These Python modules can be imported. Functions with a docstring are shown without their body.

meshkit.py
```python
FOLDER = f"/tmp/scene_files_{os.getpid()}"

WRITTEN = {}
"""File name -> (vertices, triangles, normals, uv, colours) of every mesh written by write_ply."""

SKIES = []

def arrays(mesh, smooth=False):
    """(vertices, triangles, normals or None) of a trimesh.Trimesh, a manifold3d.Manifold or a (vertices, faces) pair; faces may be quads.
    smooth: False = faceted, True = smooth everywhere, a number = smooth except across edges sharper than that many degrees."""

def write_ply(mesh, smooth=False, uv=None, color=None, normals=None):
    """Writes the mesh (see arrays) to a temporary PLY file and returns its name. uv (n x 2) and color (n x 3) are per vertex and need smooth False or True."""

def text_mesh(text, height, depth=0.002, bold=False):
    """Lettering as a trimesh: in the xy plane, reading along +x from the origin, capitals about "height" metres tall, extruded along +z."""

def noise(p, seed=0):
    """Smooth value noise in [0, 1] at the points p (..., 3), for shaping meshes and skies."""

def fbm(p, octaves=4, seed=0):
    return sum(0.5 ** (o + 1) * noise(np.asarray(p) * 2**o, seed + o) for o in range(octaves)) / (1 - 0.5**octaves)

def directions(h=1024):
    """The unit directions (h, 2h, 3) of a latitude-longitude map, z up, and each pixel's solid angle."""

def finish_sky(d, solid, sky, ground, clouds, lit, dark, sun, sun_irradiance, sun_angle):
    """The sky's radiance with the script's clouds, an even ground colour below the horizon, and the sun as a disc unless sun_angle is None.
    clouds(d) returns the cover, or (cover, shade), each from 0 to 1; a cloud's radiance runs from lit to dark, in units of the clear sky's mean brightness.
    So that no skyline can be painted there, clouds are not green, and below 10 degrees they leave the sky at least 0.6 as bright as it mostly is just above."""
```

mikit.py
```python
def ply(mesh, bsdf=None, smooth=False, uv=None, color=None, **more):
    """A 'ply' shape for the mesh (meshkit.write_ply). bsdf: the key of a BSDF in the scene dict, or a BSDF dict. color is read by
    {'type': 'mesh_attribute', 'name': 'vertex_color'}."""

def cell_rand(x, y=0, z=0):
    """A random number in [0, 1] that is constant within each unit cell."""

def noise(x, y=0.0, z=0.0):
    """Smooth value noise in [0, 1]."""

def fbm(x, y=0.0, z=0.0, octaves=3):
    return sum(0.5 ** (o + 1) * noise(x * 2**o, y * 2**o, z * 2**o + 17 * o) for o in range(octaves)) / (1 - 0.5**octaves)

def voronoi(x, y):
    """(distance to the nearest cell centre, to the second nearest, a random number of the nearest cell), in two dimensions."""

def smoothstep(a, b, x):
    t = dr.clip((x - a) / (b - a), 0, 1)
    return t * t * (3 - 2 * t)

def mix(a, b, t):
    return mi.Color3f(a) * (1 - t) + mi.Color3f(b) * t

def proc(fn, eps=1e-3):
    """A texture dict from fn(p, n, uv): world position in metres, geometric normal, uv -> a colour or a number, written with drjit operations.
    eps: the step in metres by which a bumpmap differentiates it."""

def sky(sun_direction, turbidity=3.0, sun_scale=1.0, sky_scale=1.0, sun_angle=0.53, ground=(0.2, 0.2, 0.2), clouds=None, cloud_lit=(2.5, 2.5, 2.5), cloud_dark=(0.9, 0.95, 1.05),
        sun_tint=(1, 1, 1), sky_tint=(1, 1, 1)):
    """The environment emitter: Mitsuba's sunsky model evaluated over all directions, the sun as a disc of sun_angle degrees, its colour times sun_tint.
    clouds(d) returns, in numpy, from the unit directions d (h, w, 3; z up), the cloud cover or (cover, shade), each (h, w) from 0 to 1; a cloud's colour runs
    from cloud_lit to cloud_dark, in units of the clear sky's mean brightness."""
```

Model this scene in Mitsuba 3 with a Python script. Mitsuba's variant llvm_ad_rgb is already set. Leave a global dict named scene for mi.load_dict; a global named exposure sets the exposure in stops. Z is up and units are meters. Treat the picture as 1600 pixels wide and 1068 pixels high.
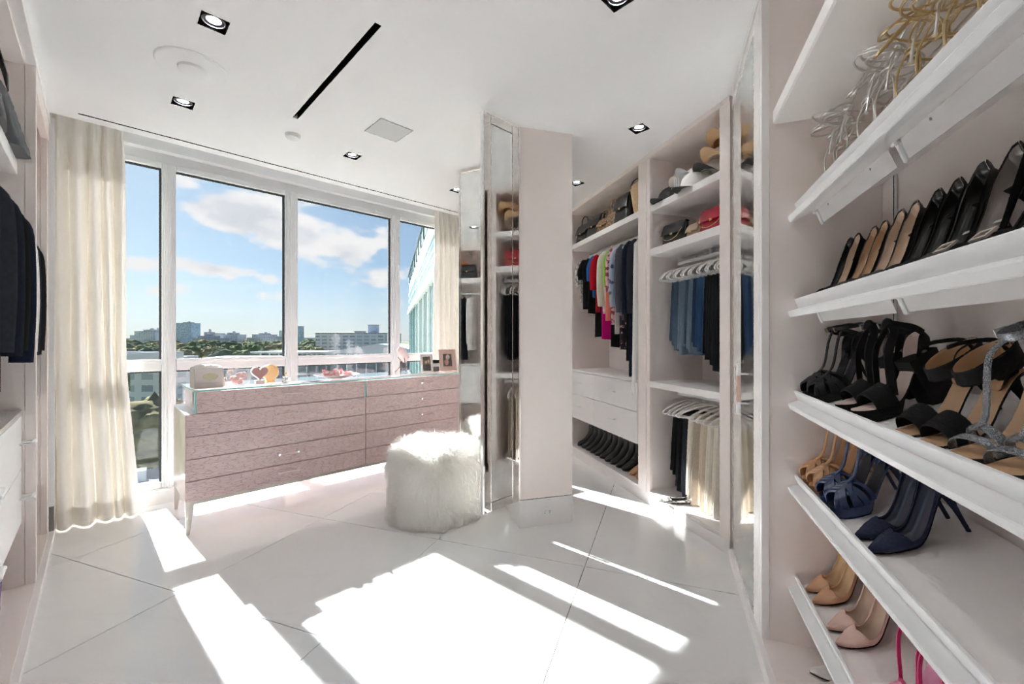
import math, random
import numpy as np, trimesh, mitsuba as mi, drjit as dr
from shapely.geometry import Polygon, box as sbox
from shapely.ops import unary_union
import manifold3d as m3
import mikit, meshkit
from mikit import proc, noise, fbm, voronoi, cell_rand, smoothstep, mix
T = mi.ScalarTransform4f
PI = math.pi
scene, labels = {'type': 'scene'}, {}

# ------------------------------------------------------------------ camera, sky, sun, exposure
EYE = 1.3
exposure = 1.50
LAMP_FILL = 66.0        # radiance of the ceiling downlights, lit as added fill
FOCAL = 660.0
scene['camera'] = {'type': 'perspective', 'fov': math.degrees(2 * math.atan(800 / FOCAL)), 'fov_axis': 'x', 'near_clip': 0.02, 'far_clip': 9000.0,
                   'principal_point_offset_y': 4.0 / 1068,
                   'to_world': T().look_at(origin=[0, 0, EYE], target=[0, 1, EYE], up=[0, 0, 1])}
SUN = np.array([-0.7628, 0.6528, 0.72])


def clouds(d):
    az, el = np.degrees(np.arctan2(d[..., 0], d[..., 1])), np.degrees(np.arcsin(np.clip(d[..., 2], -1, 1)))
    p = np.stack([az / 5.2, el / 2.6, 0 * az], -1)
    f = .455 + .72 * (meshkit.fbm(p * 1.25 + [3.1, 7.7, 0], 5, 4) - .40)
    big = meshkit.fbm(p * 0.22 + [11, 5, 0], 2, 9)
    b = 0.5 * (big - 0.56)
    for a0, e0, sa, se, w in ((-34.5, 13.6, 4.2, 2.6, .36), (-30.5, 15.0, 4.5, 2.6, .36), (-27, 13.2, 4, 2.2, .30), (-23.5, 11.3, 4.2, 1.7, .34), (-20, 11.3, 2.6, 1.3, .26), (-25, 17.5, 6, 2.0, .16), (-41.5, 7.6, 3.4, 1.2, .36), (-35, 7.6, 4.6, 1.3, .36), (-17, 8.4, 4.6, 1.3, .34), (-40, 5.2, 3, .9, .3), (-30, 5.0, 4, .8, .26), (-38.5, 15.5, 2, 2.2, .14), (-14, 12, 3, 1.2, .14), (10, 20, 14, 5, .2), (60, 25, 16, 6, .25), (-80, 20, 10, 5, .25), (120, 30, 20, 8, .22), (-130, 24, 18, 7, .22)):
        b = b + w * np.exp(-((az - a0) / sa) ** 2 - ((el - e0) / se) ** 2)
    cover = np.clip((f + b - 0.62) / 0.16, 0, 1)
    cover = cover * cover * (3 - 2 * cover)
    haze = np.clip(1 - el / 9.0, 0, 1) ** 1.5
    shade = np.clip((meshkit.fbm(p + [3.1, 7.45, 0], 4, 4) + b - 0.78) / 0.25, 0, 1)
    return np.clip(np.maximum(0.93 * cover, 0.48 * haze), 0, 1), np.clip(0.9 * shade, 0, 1)


scene['sky'] = mikit.sky(SUN, turbidity=2.6, sun_scale=5.6, sky_scale=1.2, sun_tint=(.79, 1.03, 1.49), clouds=clouds, cloud_lit=(3.4, 3.35, 3.3), cloud_dark=(2.35, 2.45, 2.65), sky_tint=(0.98, 1.03, 1.06))


# ------------------------------------------------------------------ helpers
def rotz(deg, x=0, y=0, z=0):
    m = trimesh.transformations.rotation_matrix(math.radians(deg), [0, 0, 1])
    m[:3, 3] = x, y, z
    return m


AW = math.degrees(math.atan2(.6984, .7157))
W, C, R = rotz(AW), rotz(16.0), rotz(-20.0)   # window wall (u, v), long closet (p, t), shoe wall (q, s)


def mul(*ms):
    out = np.eye(4)
    for m in ms:
        out = out @ m
    return out


def mv(x=0, y=0, z=0):
    return trimesh.transformations.translation_matrix([x, y, z])


def rot(deg, axis):
    return trimesh.transformations.rotation_matrix(math.radians(deg), axis)


def at(F, mesh):
    m = mesh.copy()
    m.apply_transform(F)
    return m


def pt(F, a, b, z=0.0):
    return (F @ np.array([a, b, z, 1.0]))[:3]


def cat(*ms):
    ms = [m for m in (ms[0] if len(ms) == 1 and isinstance(ms[0], (list, tuple)) else ms)]
    return trimesh.util.concatenate(ms)


used = {}


def new_key(k):
    n = used.get(k, -1) + 1
    used[k] = n
    return k if n == 0 else f'{k}_{n:03d}'


def note(key, label=None, cat=None, group=None, kind=None):
    d = {}
    if label: d['label'] = label
    if cat: d['category'] = cat
    if group: d['group'] = group
    if kind: d['kind'] = kind
    if d: labels[key] = d


def thing(name, label, cat, group=None):
    k = new_key(name)
    note(k, label, cat, group)
    return k


def put(name, mesh, mat, parent=None, smooth=False, label=None, cat=None, group=None, kind=None, F=None, **kw):
    if F is not None: mesh = at(F, mesh)
    k = new_key(f'{parent}__{name}' if parent else name)
    scene[k] = mikit.ply(mesh, mat, smooth=smooth, **kw)
    note(k, label, cat, group, kind)
    return k


def struct(name, mesh, mat, parent=None, **kw):
    return put(name, mesh, mat, parent, kind=None if parent else 'structure', **kw)


def bx(x0, x1, y0, y1, z0, z1, b=0.0):
    if x1 < x0: x0, x1 = x1, x0
    if y1 < y0: y0, y1 = y1, y0
    if z1 < z0: z0, z1 = z1, z0
    if b <= 0:
        m = trimesh.creation.box((x1 - x0, y1 - y0, z1 - z0))
        m.apply_translation(((x0 + x1) / 2, (y0 + y1) / 2, (z0 + z1) / 2))
        return m
    b = min(b, (x1 - x0) * .45, (y1 - y0) * .45, (z1 - z0) * .45)
    c = np.array([(x, y, z) for x in (0, 1) for y in (0, 1) for z in (0, 1)], float)
    lo, hi = np.array([x0, y0, z0]), np.array([x1, y1, z1])
    v = []
    for q in c:
        p, s = lo + (hi - lo) * q, 1 - 2 * q
        for k in range(3):
            o = s * b
            o[k] = 0
            v.append(p + o)
    return trimesh.convex.convex_hull(np.array(v))


def rbox(lx, ly, lz, r, n=3):
    """a rounded box about the origin"""
    s = trimesh.creation.icosphere(n, r)
    v = s.vertices + np.sign(s.vertices) * (np.array([lx, ly, lz]) / 2 - r)
    return trimesh.convex.convex_hull(v)


def cyl(p0, p1, r0, r1=None, n=12):
    return tube([p0, p1], [r0, r0 if r1 is None else r1], n)


def tube(points, radii, n=8, closed=False):
    p = np.asarray(points, float)
    k = len(p)
    r = np.broadcast_to(np.asarray(radii, float), (k,))
    if closed:
        t = np.roll(p, -1, 0) - np.roll(p, 1, 0)
    else:
        t = np.gradient(p, axis=0)
    t = t / (np.linalg.norm(t, axis=1, keepdims=True) + 1e-12)
    up = np.array([0, 0, 1.0]) if abs(t[0][2]) < .9 else np.array([1.0, 0, 0])
    a = np.cross(t[0], up); a /= np.linalg.norm(a)
    A = []
    for i in range(k):
        a = a - t[i] * (a @ t[i]); a /= np.linalg.norm(a) + 1e-12
        A.append(a)
    A = np.array(A); B = np.cross(t, A)
    g = np.arange(n) * 2 * PI / n
    v = p[:, None] + r[:, None, None] * (np.cos(g)[None, :, None] * A[:, None] + np.sin(g)[None, :, None] * B[:, None])
    return grid_mesh(v, wrap=True, caps=not closed, close=closed)


def grid_mesh(v, wrap=False, caps=False, close=False):
    """v (rows, cols, 3): wrap joins the last column to the first, close the last row to the first"""
    k, n = v.shape[:2]
    f = []
    I = np.arange(k if close else k - 1); J = np.arange(n if wrap else n - 1)
    i, j = np.meshgrid(I, J, indexing='ij'); i, j = i.ravel(), j.ravel()
    i2, j2 = (i + 1) % k, (j + 1) % n
    f = np.vstack([np.stack([i * n + j, i * n + j2, i2 * n + j2], 1), np.stack([i * n + j, i2 * n + j2, i2 * n + j], 1)])
    V = v.reshape(-1, 3)
    if caps:
        V = np.vstack([V, v[0].mean(0), v[-1].mean(0)])
        c0, c1 = k * n, k * n + 1
        j = np.arange(n if wrap else n - 1)
        f = np.vstack([f, np.stack([np.full_like(j, c0), (j + 1) % n, j], 1), np.stack([np.full_like(j, c1), (k - 1) * n + j, (k - 1) * n + (j + 1) % n], 1)])
    m = trimesh.Trimesh(V, f, process=False)
    return m


def strap(points, normals, width, thick):
    """a flat band along the points; normals: its outer side"""
    p = np.asarray(points, float); k = len(p)
    t = np.gradient(p, axis=0); t /= np.linalg.norm(t, axis=1, keepdims=True) + 1e-12
    n = np.broadcast_to(np.asarray(normals, float), p.shape)
    n = n - t * (n * t).sum(1, keepdims=True); n = n / (np.linalg.norm(n, axis=1, keepdims=True) + 1e-12)
    s = np.cross(t, n)
    w = np.broadcast_to(np.asarray(width, float), (k,))[:, None] / 2
    h = thick
    ring = np.stack([p - s * w, p - s * w * .8 + n * h, p + s * w * .8 + n * h, p + s * w, p + s * w * .9 - n * h * .2, p - s * w * .9 - n * h * .2], 1)
    return grid_mesh(ring, wrap=True, caps=True)


def spline(pts, n=16):
    """Catmull-Rom through the points"""
    p = np.asarray(pts, float)
    q = np.vstack([2 * p[0] - p[1], p, 2 * p[-1] - p[-2]])
    out = []
    for i in range(1, len(q) - 2):
        for t in np.linspace(0, 1, n, endpoint=False):
            a, b, c, d = q[i - 1], q[i], q[i + 1], q[i + 2]
            out.append(.5 * (2 * b + (c - a) * t + (2 * a - 5 * b + 4 * c - d) * t * t + (3 * b - a - 3 * c + d) * t ** 3))
    out.append(p[-1])
    return np.array(out)


def lathe(profile, n=24):
    r = np.asarray(profile, float)
    g = np.arange(n) * 2 * PI / n
    v = np.stack([r[:, None, 0] * np.cos(g), r[:, None, 0] * np.sin(g), np.broadcast_to(r[:, None, 1], (len(r), n))], -1)
    m = grid_mesh(v, wrap=True)
    m.fix_normals()
    return m


def extrude(poly, h):
    gs = [g for g in getattr(poly, 'geoms', [poly]) if g.geom_type == 'Polygon' and g.area > 1e-9]
    return cat([trimesh.creation.extrude_polygon(g, h, engine='earcut') for g in gs])


# ------------------------------------------------------------------ materials
def tex(c):
    return {'type': 'rgb', 'value': list(c)} if isinstance(c, (tuple, list)) else c if isinstance(c, dict) else proc(c)


def P(name, c, rough=.5, two=True, bump=None, scale=.001, eps=1e-3, **kw):
    b = {'type': 'principled', 'base_color': tex(c), 'roughness': rough, **kw}
    if bump is not None:
        b = {'type': 'bumpmap', 'arbitrary': proc(bump, eps), 'scale': scale, 'bsdf': b}
    scene[name] = {'type': 'twosided', 'bsdf': b} if two else b
    return name


def D(name, c):
    scene[name] = {'type': 'twosided', 'bsdf': {'type': 'diffuse', 'reflectance': tex(c)}}
    return name


def marble(p, n, uv):
    f = fbm(p.x * 1.7 + 3 * fbm(p.x * .8, p.y * .8), p.y * 2.3, 0.0, 4)
    v = smoothstep(.47, .5, f) * (1 - smoothstep(.5, .53, f))
    g = fbm(p.x * 5, p.y * 5, 0.0, 3)
    return mix((.86, .858, .85), (.82, .815, .81), v * .35 + g * .25)


P('m_tile', marble, .12, specular=.55)
D('m_grout', (.16, .155, .15))
D('m_ceiling', (.92, .92, .92))
D('m_wall', (.90, .89, .88))
P('m_lacquer', (.89, .81, .775), .42, specular=.4)          # pink beige cabinet lacquer
P('m_lacquer_light', (.90, .87, .855), .38, specular=.4)
P('m_white', (.82, .81, .80), .4, specular=.4)
P('m_shelf_white', (.84, .84, .845), .3, specular=.5)
P('m_frame', (.79, .80, .815), .38, specular=.4)              # window frame
D('m_black', (.012, .012, .012))
P('m_blackgloss', (.012, .012, .014), .18)
P('m_dark_metal', (.20, .20, .20), .35, metallic=.8)
scene['m_mirror'] = {'type': 'twosided', 'bsdf': {'type': 'conductor', 'material': 'none', 'specular_reflectance': {'type': 'rgb', 'value': [.86, .87, .86]}}}
scene['m_mirror_bronze'] = {'type': 'twosided', 'bsdf': {'type': 'conductor', 'material': 'none', 'specular_reflectance': {'type': 'rgb', 'value': [.78, .74, .70]}}}
P('m_plate', (.60, .585, .58), .5)
P('m_chrome', (.82, .82, .82), .12, metallic=1.0)
P('m_nickel', (.62, .58, .53), .25, metallic=1.0)             # champagne metal
P('m_gold', (.83, .62, .28), .25, metallic=1.0)
scene['m_pane'] = {'type': 'thindielectric', 'int_ior': 1.5}
scene['m_glass'] = {'type': 'dielectric', 'int_ior': 1.5}
P('m_glass_edge', (.30, .66, .64), .2, specular=.6)

# ------------------------------------------------------------------ the room's shell
H = 2.7625
shell = [pt(W, -.85, 4.50), pt(W, -.85, .85), np.array([-1.25, -1.0, 0]), np.array([1.25, -1.0, 0]), pt(R, .83, .2), pt(R, .83, 2.93), pt(C, 2.5, 1.93), np.array([.6236, 6.896, 0])]
room = Polygon([(a[0], a[1]) for a in shell])


def to_frame(poly, F):
    from shapely import affinity
    i = np.linalg.inv(F)
    return affinity.affine_transform(poly, [i[0, 0], i[0, 1], i[1, 0], i[1, 1], i[0, 3], i[1, 3]])


floor = struct('floor', extrude(room.buffer(.15, join_style=2), .05).apply_translation((0, 0, -.0545)), 'm_grout')
rq = to_frame(room, R)
q0, s0, dq, ds = -.436, 1.453, .955, .963
for i in range(-7, 5):
    for j in range(-6, 8):
        g = .0019
        cell = sbox(q0 + i * dq + g, s0 + j * ds + g, q0 + (i + 1) * dq - g, s0 + (j + 1) * ds - g).intersection(rq)
        if cell.area > 1e-3:
            put('tile', extrude(cell, .02).apply_translation((0, 0, -.02)), 'm_tile', floor, F=R)


def wall_between(name, a, b, z0, z1, mat='m_wall', th=.08):
    """a wall whose inner face runs from a to b, the room to its left"""
    a, b = np.array(a[:2]), np.array(b[:2])
    d = b - a; L = np.linalg.norm(d); ang = math.degrees(math.atan2(d[1], d[0]))
    return struct(name, bx(0, L, -th, 0, z0, z1), mat, F=rotz(ang, a[0], a[1]))


wall_between('wall_left', shell[0], shell[1], -.05, 3.1)
wall_between('wall_back', shell[1], shell[2], -.05, 3.1)
wall_between('wall_back', shell[2], shell[3], -.05, 3.1)
wall_between('wall_right', shell[3], shell[4], -.05, 3.1)
wall_between('wall_right', shell[4], shell[5], -.05, 3.1, 'm_lacquer')
wall_between('wall_right', shell[5], shell[6], -.05, 3.1, 'm_lacquer')
wall_between('wall_right', shell[6], shell[7], -.05, 3.1, 'm_lacquer')

# window wall: right part solid, above the glass a cassette, below a low curb
GV = 4.45
UL, UR = -.25, 3.30
struct('wall_window', bx(UR, 5.4, GV - .05, GV + .12, -.05, 3.1), 'm_wall', F=W)
struct('wall_window', bx(-.9, UL, GV - .05, GV + .12, -.05, 3.1), 'm_wall', F=W)
struct('wall_window', bx(UL, UR, GV - .03, GV + .12, 2.715, 3.1), 'm_frame', F=W)
struct('trim_1', bx(UL, UR, GV - .10, GV - .032, 2.80, 3.0, .004), 'm_frame', F=W, label='shade cassette above the window')
struct('trim_2', bx(-.85, 5.0, 4.32, GV + .12, -.04, .10, .004), 'm_white', F=W)
D('m_gasket', (.07, .075, .08))
win = new_key('window_1')
labels[win] = {'kind': 'structure', 'label': 'wide white framed window of four bays with low panes under the transom'}
MULL = [(UL, UL + .06), (.358, .448), (1.2725, 1.382), (2.382, 2.488), (UR - .06, UR)]
v0, v1 = GV - .045, GV + .055
for a, b in MULL:
    m = [bx(a, b, v0 - .0, v1, .10, 2.72, .004)]
    if b - a > .07:
        m += [bx(a + .016, b - .016, v0 - .012, v0 + .01, .10, 2.72, .003), bx(a + .034, b - .034, v0 - .024, v0, .10, 2.72, .003)]
    put('mullion', cat(m), 'm_frame', win, F=W)
for k in range(4):
    a, b = MULL[k][1], MULL[k + 1][0]
    e = .012
    put('transom', cat(bx(a, b, v0 + .004, v1, 1.045, 1.135, .004), bx(a, b, v0 - .012, v0 + .01, 1.112, 1.140, .003)), 'm_frame', win, F=W)
    put('head_rail', bx(a, b, v0 + .004, v1, 2.685, 2.73, .004), 'm_frame', win, F=W)
    put('bottom_rail', bx(a, b, v0 + .004, v1, .10, .150, .004), 'm_frame', win, F=W)
    for z0, z1 in ((.150, 1.045), (1.135, 2.685)):
        for g_ in ((b - .014, b, z0, z1), (a, b - .014, z1 - .012, z1)):
            put('gasket', bx(g_[0], g_[1], GV - .01, GV + .012, g_[2], g_[3]), 'm_gasket', win, F=W)
        q = trimesh.Trimesh([[a, GV, z0], [b, GV, z0], [b, GV, z1], [a, GV, z1]], [[0, 1, 2], [0, 2, 3]], process=False)
        put('pane', q, 'm_pane', win, F=W)

# ------------------------------------------------------------------ ceiling with its recesses
PXD = lambda x, y: np.array([(x - 800) / FOCAL * (H - EYE) * FOCAL / (530 - y), (H - EYE) * FOCAL / (530 - y)])
down = [PXD(334, 36), PXD(286, 161), PXD(550.5, 243.5), PXD(998.5, 201), PXD(901, 286), PXD(714, 297), PXD(966, -2), np.array([.275, 1.19]), np.array([.06, .62]), np.array([-.62, .95])]  # the last three are unseen downlights added to fill the near half
iw = np.linalg.inv(W)
dW = [(iw @ np.array([x, y, 0, 1]))[:2] for x, y in down]
cw = to_frame(room.buffer(.12, join_style=2), W)
edge_v = 4.03
ceil = cw.intersection(sbox(-9, -9, 9, edge_v))
s = .054
holes = [sbox(u - s, v - s, u + s, v + s) for u, v in dW]
slot = sbox(-.013, 1.79, .013, 2.97)      # placed below
iu = (iw @ np.array([*PXD(595, 40), 0, 1]))[:2]; iu2 = (iw @ np.array([*PXD(458, 183.5), 0, 1]))[:2]
su = (iu[0] + iu2[0]) / 2
slot = sbox(su - .0155, iu[1], su + .0155, iu2[1])
track = sbox(-.1, 3.915, 3.35, 3.928)
ceil = ceil.difference(unary_union(holes + [slot, track]))
struct('ceiling', extrude(ceil, .10).apply_translation((0, 0, H)), 'm_ceiling', F=W)
struct('ceiling', extrude(cw.intersection(sbox(-9, 3.7, 9, 9)), .05).apply_translation((0, 0, 3.02)), 'm_ceiling', F=W)
struct('trim_3', bx(-.9, 5.2, edge_v - .02, edge_v, H + .1, 3.05), 'm_ceiling', F=W)
k_ = 'slender black {} set flush in the ceiling'
put('ceiling_slot_diffuser', cat(bx(su - .0155, su + .0155, iu[1], iu2[1], H + .045, H + .06), bx(su - .0155, su - .0135, iu[1], iu2[1], H - .001, H + .05), bx(su + .0135, su + .0155, iu[1], iu2[1], H - .001, H + .05),
     bx(su - .0005, su + .0005, iu[1], iu2[1], H + .012, H + .03)), 'm_black', F=W, label='long straight black slot diffuser recessed in the white ceiling', cat='vent')
put('ceiling_track', cat(bx(-.1, 3.35, 3.915, 3.928, H + .04, H + .05), bx(-.1, 3.35, 3.914, 3.916, H - .0005, H + .045), bx(-.1, 3.35, 3.927, 3.929, H - .0005, H + .045)), 'm_black', F=W,
    label='thin black slot running along the ceiling edge parallel to the window', cat='track')
def lens_mesh():
    m = lathe([(0.0, .016), (.012, .0165), (.024, .019), (.029, .024)], 24)
    if m.face_normals[:, 2].mean() > 0: m.invert()
    return m


P('m_lens', (.80, .80, .80), .3)
P('m_gimbal', (.10, .10, .105), .35)
names = ['square black downlight nearest the left cabinets, beside the round ceiling disc', 'square black downlight between the round ceiling disc and the window', 'square black downlight beside the square ceiling panel near the window',
         'square black downlight in front of the long closet, above its hats', 'square black downlight behind the pink column', 'square black downlight behind the folding mirror', 'square black downlight at the top edge of the photo', 'added fill downlight, unseen overhead in front of the shoe cabinet, middle of three', 'added fill downlight, unseen overhead in front of the shoe cabinet, nearest the camera', 'added fill downlight, unseen overhead beside the left cabinets']
for (u, v), nm in zip(dW, names):
    t = thing('downlight', nm, 'downlight', 'square black downlights')
    F = mul(W, mv(u, v, H))
    fr = extrude(sbox(-s, -s, s, s).difference(sbox(-s + .003, -s + .003, s - .003, s - .003)), .003)
    put('frame', at(F, fr.apply_translation((0, 0, -.002))), 'm_black', t)
    can = [bx(-s, s, -s, s, .07, .075)] + [bx(a, b, c, d, 0, .075) for a, b, c, d in ((-s, -s + .003, -s, s), (s - .003, s, -s, s), (-s, s, -s, -s + .003), (-s, s, s - .003, s))]
    put('housing', at(F, cat(can)), 'm_black', t)
    put('gimbal_ring', at(F, lathe([(.048, .022), (.048, .006), (.042, .004), (.041, .016), (.034, .018), (.033, .012), (.030, .012), (.030, .05), (.048, .05)], 32)), 'm_gimbal', t, smooth=40)
    put('lens', at(F, lens_mesh()), 'm_lens', t, smooth=40, emitter={'type': 'area', 'radiance': {'type': 'rgb', 'value': [LAMP_FILL * .97, LAMP_FILL, LAMP_FILL * 1.02]}})  # lens glow added as fill light
# round disc, small detector, square panel
x, y = PXD(300, 104)
t = thing('ceiling_speaker', 'large flat white disc with a small raised cap on the ceiling, beside a downlight', 'speaker')
F = mv(x, y, H)
put('disc', at(F, lathe([(0, -.014), (.150, -.012), (.160, -.004), (.160, 0)], 48)), 'm_ceiling', t, smooth=40)
put('cap', at(F, lathe([(0, -.034), (.050, -.033), (.062, -.026), (.064, -.013), (.058, -.012)], 40)), 'm_ceiling', t, smooth=40)
x, y = PXD(457.5, 211)
t = thing('smoke_detector', 'small round white smoke detector on the ceiling near the end of the black slot', 'detector')
F = mv(x, y, H)
put('body', at(F, lathe([(0, -.030), (.035, -.029), (.047, -.022), (.050, -.008), (.053, -.006), (.053, 0)], 36)), 'm_white', t, smooth=40)
put('sensor', at(F, lathe([(0, -.035), (.012, -.034), (.014, -.029)], 20)), 'm_white', t, smooth=40)
x, y = PXD(607.5, 204)
P('m_grille', (.60, .605, .595), .6)
t = thing('ceiling_panel', 'square pale grey flush panel in the ceiling, near the middle of the room', 'panel')
u, v = (iw @ np.array([x, y, 0, 1]))[:2]
put('cover', at(mul(W, mv(u, v, H)), bx(-.118, .118, -.118, .118, -.003, .002, .001)), 'm_grille', t)
put('rim', at(mul(W, mv(u, v, H)), extrude(sbox(-.122, -.122, .122, .122).difference(sbox(-.1185, -.1185, .1185, .1185)), .003).apply_translation((0, 0, -.0018))), 'm_dark_metal', t)

# ------------------------------------------------------------------ column with a three-part mirror on its left side
cx, cy = .0573, 2.908
Cc = mul(mv(cx, cy), C)                      # origin: the column's near left corner
cb = struct('column_wall', bx(0, .388, 0, .78, .195, H + .02), 'm_lacquer', F=Cc)
labels[cb]['label'] = 'pale pink square column in the middle of the room'
struct('baseboard_1', bx(-.004, .392, -.004, .784, -.001, .190, .001), 'm_white', F=Cc)
struct('trim_4', bx(.003, .385, .003, .777, .188, .197), 'm_dark_metal', F=Cc)
t = thing('wall_outlet', 'white double power outlet in the white base of the pink column', 'outlet')
put('plate', bx(.155, .235, -.0085, -.004, .065, .130, .002), 'm_white', t, F=Cc)
for i, x in enumerate((.177, .213)):
    put('socket', cat(bx(x - .014, x + .014, -.0105, -.008, .080, .115, .002)), 'm_shelf_white', t, F=Cc)
    put('slot', cat(bx(x - .006, x - .004, -.0112, -.0104, .098, .106), bx(x + .004, x + .006, -.0112, -.0104, .098, .106), bx(x - .002, x + .002, -.0112, -.0104, .086, .090)), 'm_black', t, F=Cc)

mz0, mz1 = .20, 2.735


def mirror_leaf(t, a, b, th=.028, side=1, frame=.06, two=False):
    """a standing mirror leaf from a to b (plan points), its glass on the right-hand side of a->b if side is -1"""
    a, b = np.array(a), np.array(b); d = b - a; L = np.linalg.norm(d)
    F = rotz(math.degrees(math.atan2(d[1], d[0])), a[0], a[1])
    y0, y1 = (0, th * side) if side > 0 else (-th, 0)
    g = th * side
    put('backing', bx(0, L, y0 + (.002 if side > 0 else .004), y1 - (.004 if side > 0 else .002), mz0, mz1, .001), 'm_nickel', t, F=F)
    fy0, fy1 = sorted((g - .004 * side, g))
    for x0, x1, z0, z1 in ((0, frame, mz0, mz1), (L - frame, L, mz0, mz1), (frame, L - frame, mz0, mz0 + frame), (frame, L - frame, mz1 - frame, mz1)):
        put('frame_strip', bx(x0 + .0008, x1 - .0008, fy0, fy1 + .001 * side if side > 0 else fy1, z0 + .0008, z1 - .0008, .0035), 'm_mirror_bronze', t, F=F)
    gy = g - .002 * side
    put('glass', bx(frame + .003, L - frame - .003, min(gy, gy - .002 * side), max(gy, gy - .002 * side), mz0 + frame + .003, mz1 - frame - .003), 'm_mirror', t, F=F)
    put('edge', cat(bx(-.006, 0, y0, y1, mz0, mz1, .001), bx(L, L + .004, y0, y1, mz0, mz1, .001)), 'm_chrome', t, F=F)


t = thing('folding_mirror', 'tall three-part mirror hung on the left side of the pink column', 'mirror')
mid0, mid1 = pt(Cc, -.012, .03)[:2], pt(Cc, -.012, .72)[:2]
# centre leaf, against the column
put('centre_backing', bx(-.016, -.001, .03, .72, mz0, mz1, .001), 'm_nickel', t, F=Cc)
put('centre_glass', bx(-.020, -.0165, .034, .716, mz0 + .004, mz1 - .004), 'm_mirror', t, F=Cc)
# near leaf, swung out towards the camera's left
mirror_leaf(t, (-.195, 2.672), (.030, 2.888), .026, -1)
# far leaf
mirror_leaf(t, (-.441, 3.655), (-.135, 3.493), .026, -1, frame=.012)
for y in (.01, .735):
    for z in (.4, 1.4, 2.4):
        put('hinge', cyl(pt(Cc, -.02, y, z), pt(Cc, -.02, y, z + .1), .009), 'm_chrome', t, smooth=30)

# ------------------------------------------------------------------ the long closet on the right (frame C: p depth, t along)
PF, PB = 1.955, 2.49
lc = thing('long_closet', 'long open pale pink closet with shelves, rods and drawers behind the column', 'closet')


def cc(name, a, b, c, d, z0, z1, bev=.002, mat='m_lacquer', **k):
    return put(name, bx(a, b, c, d, z0, z1, bev), mat, lc, F=C, **k)


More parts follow.
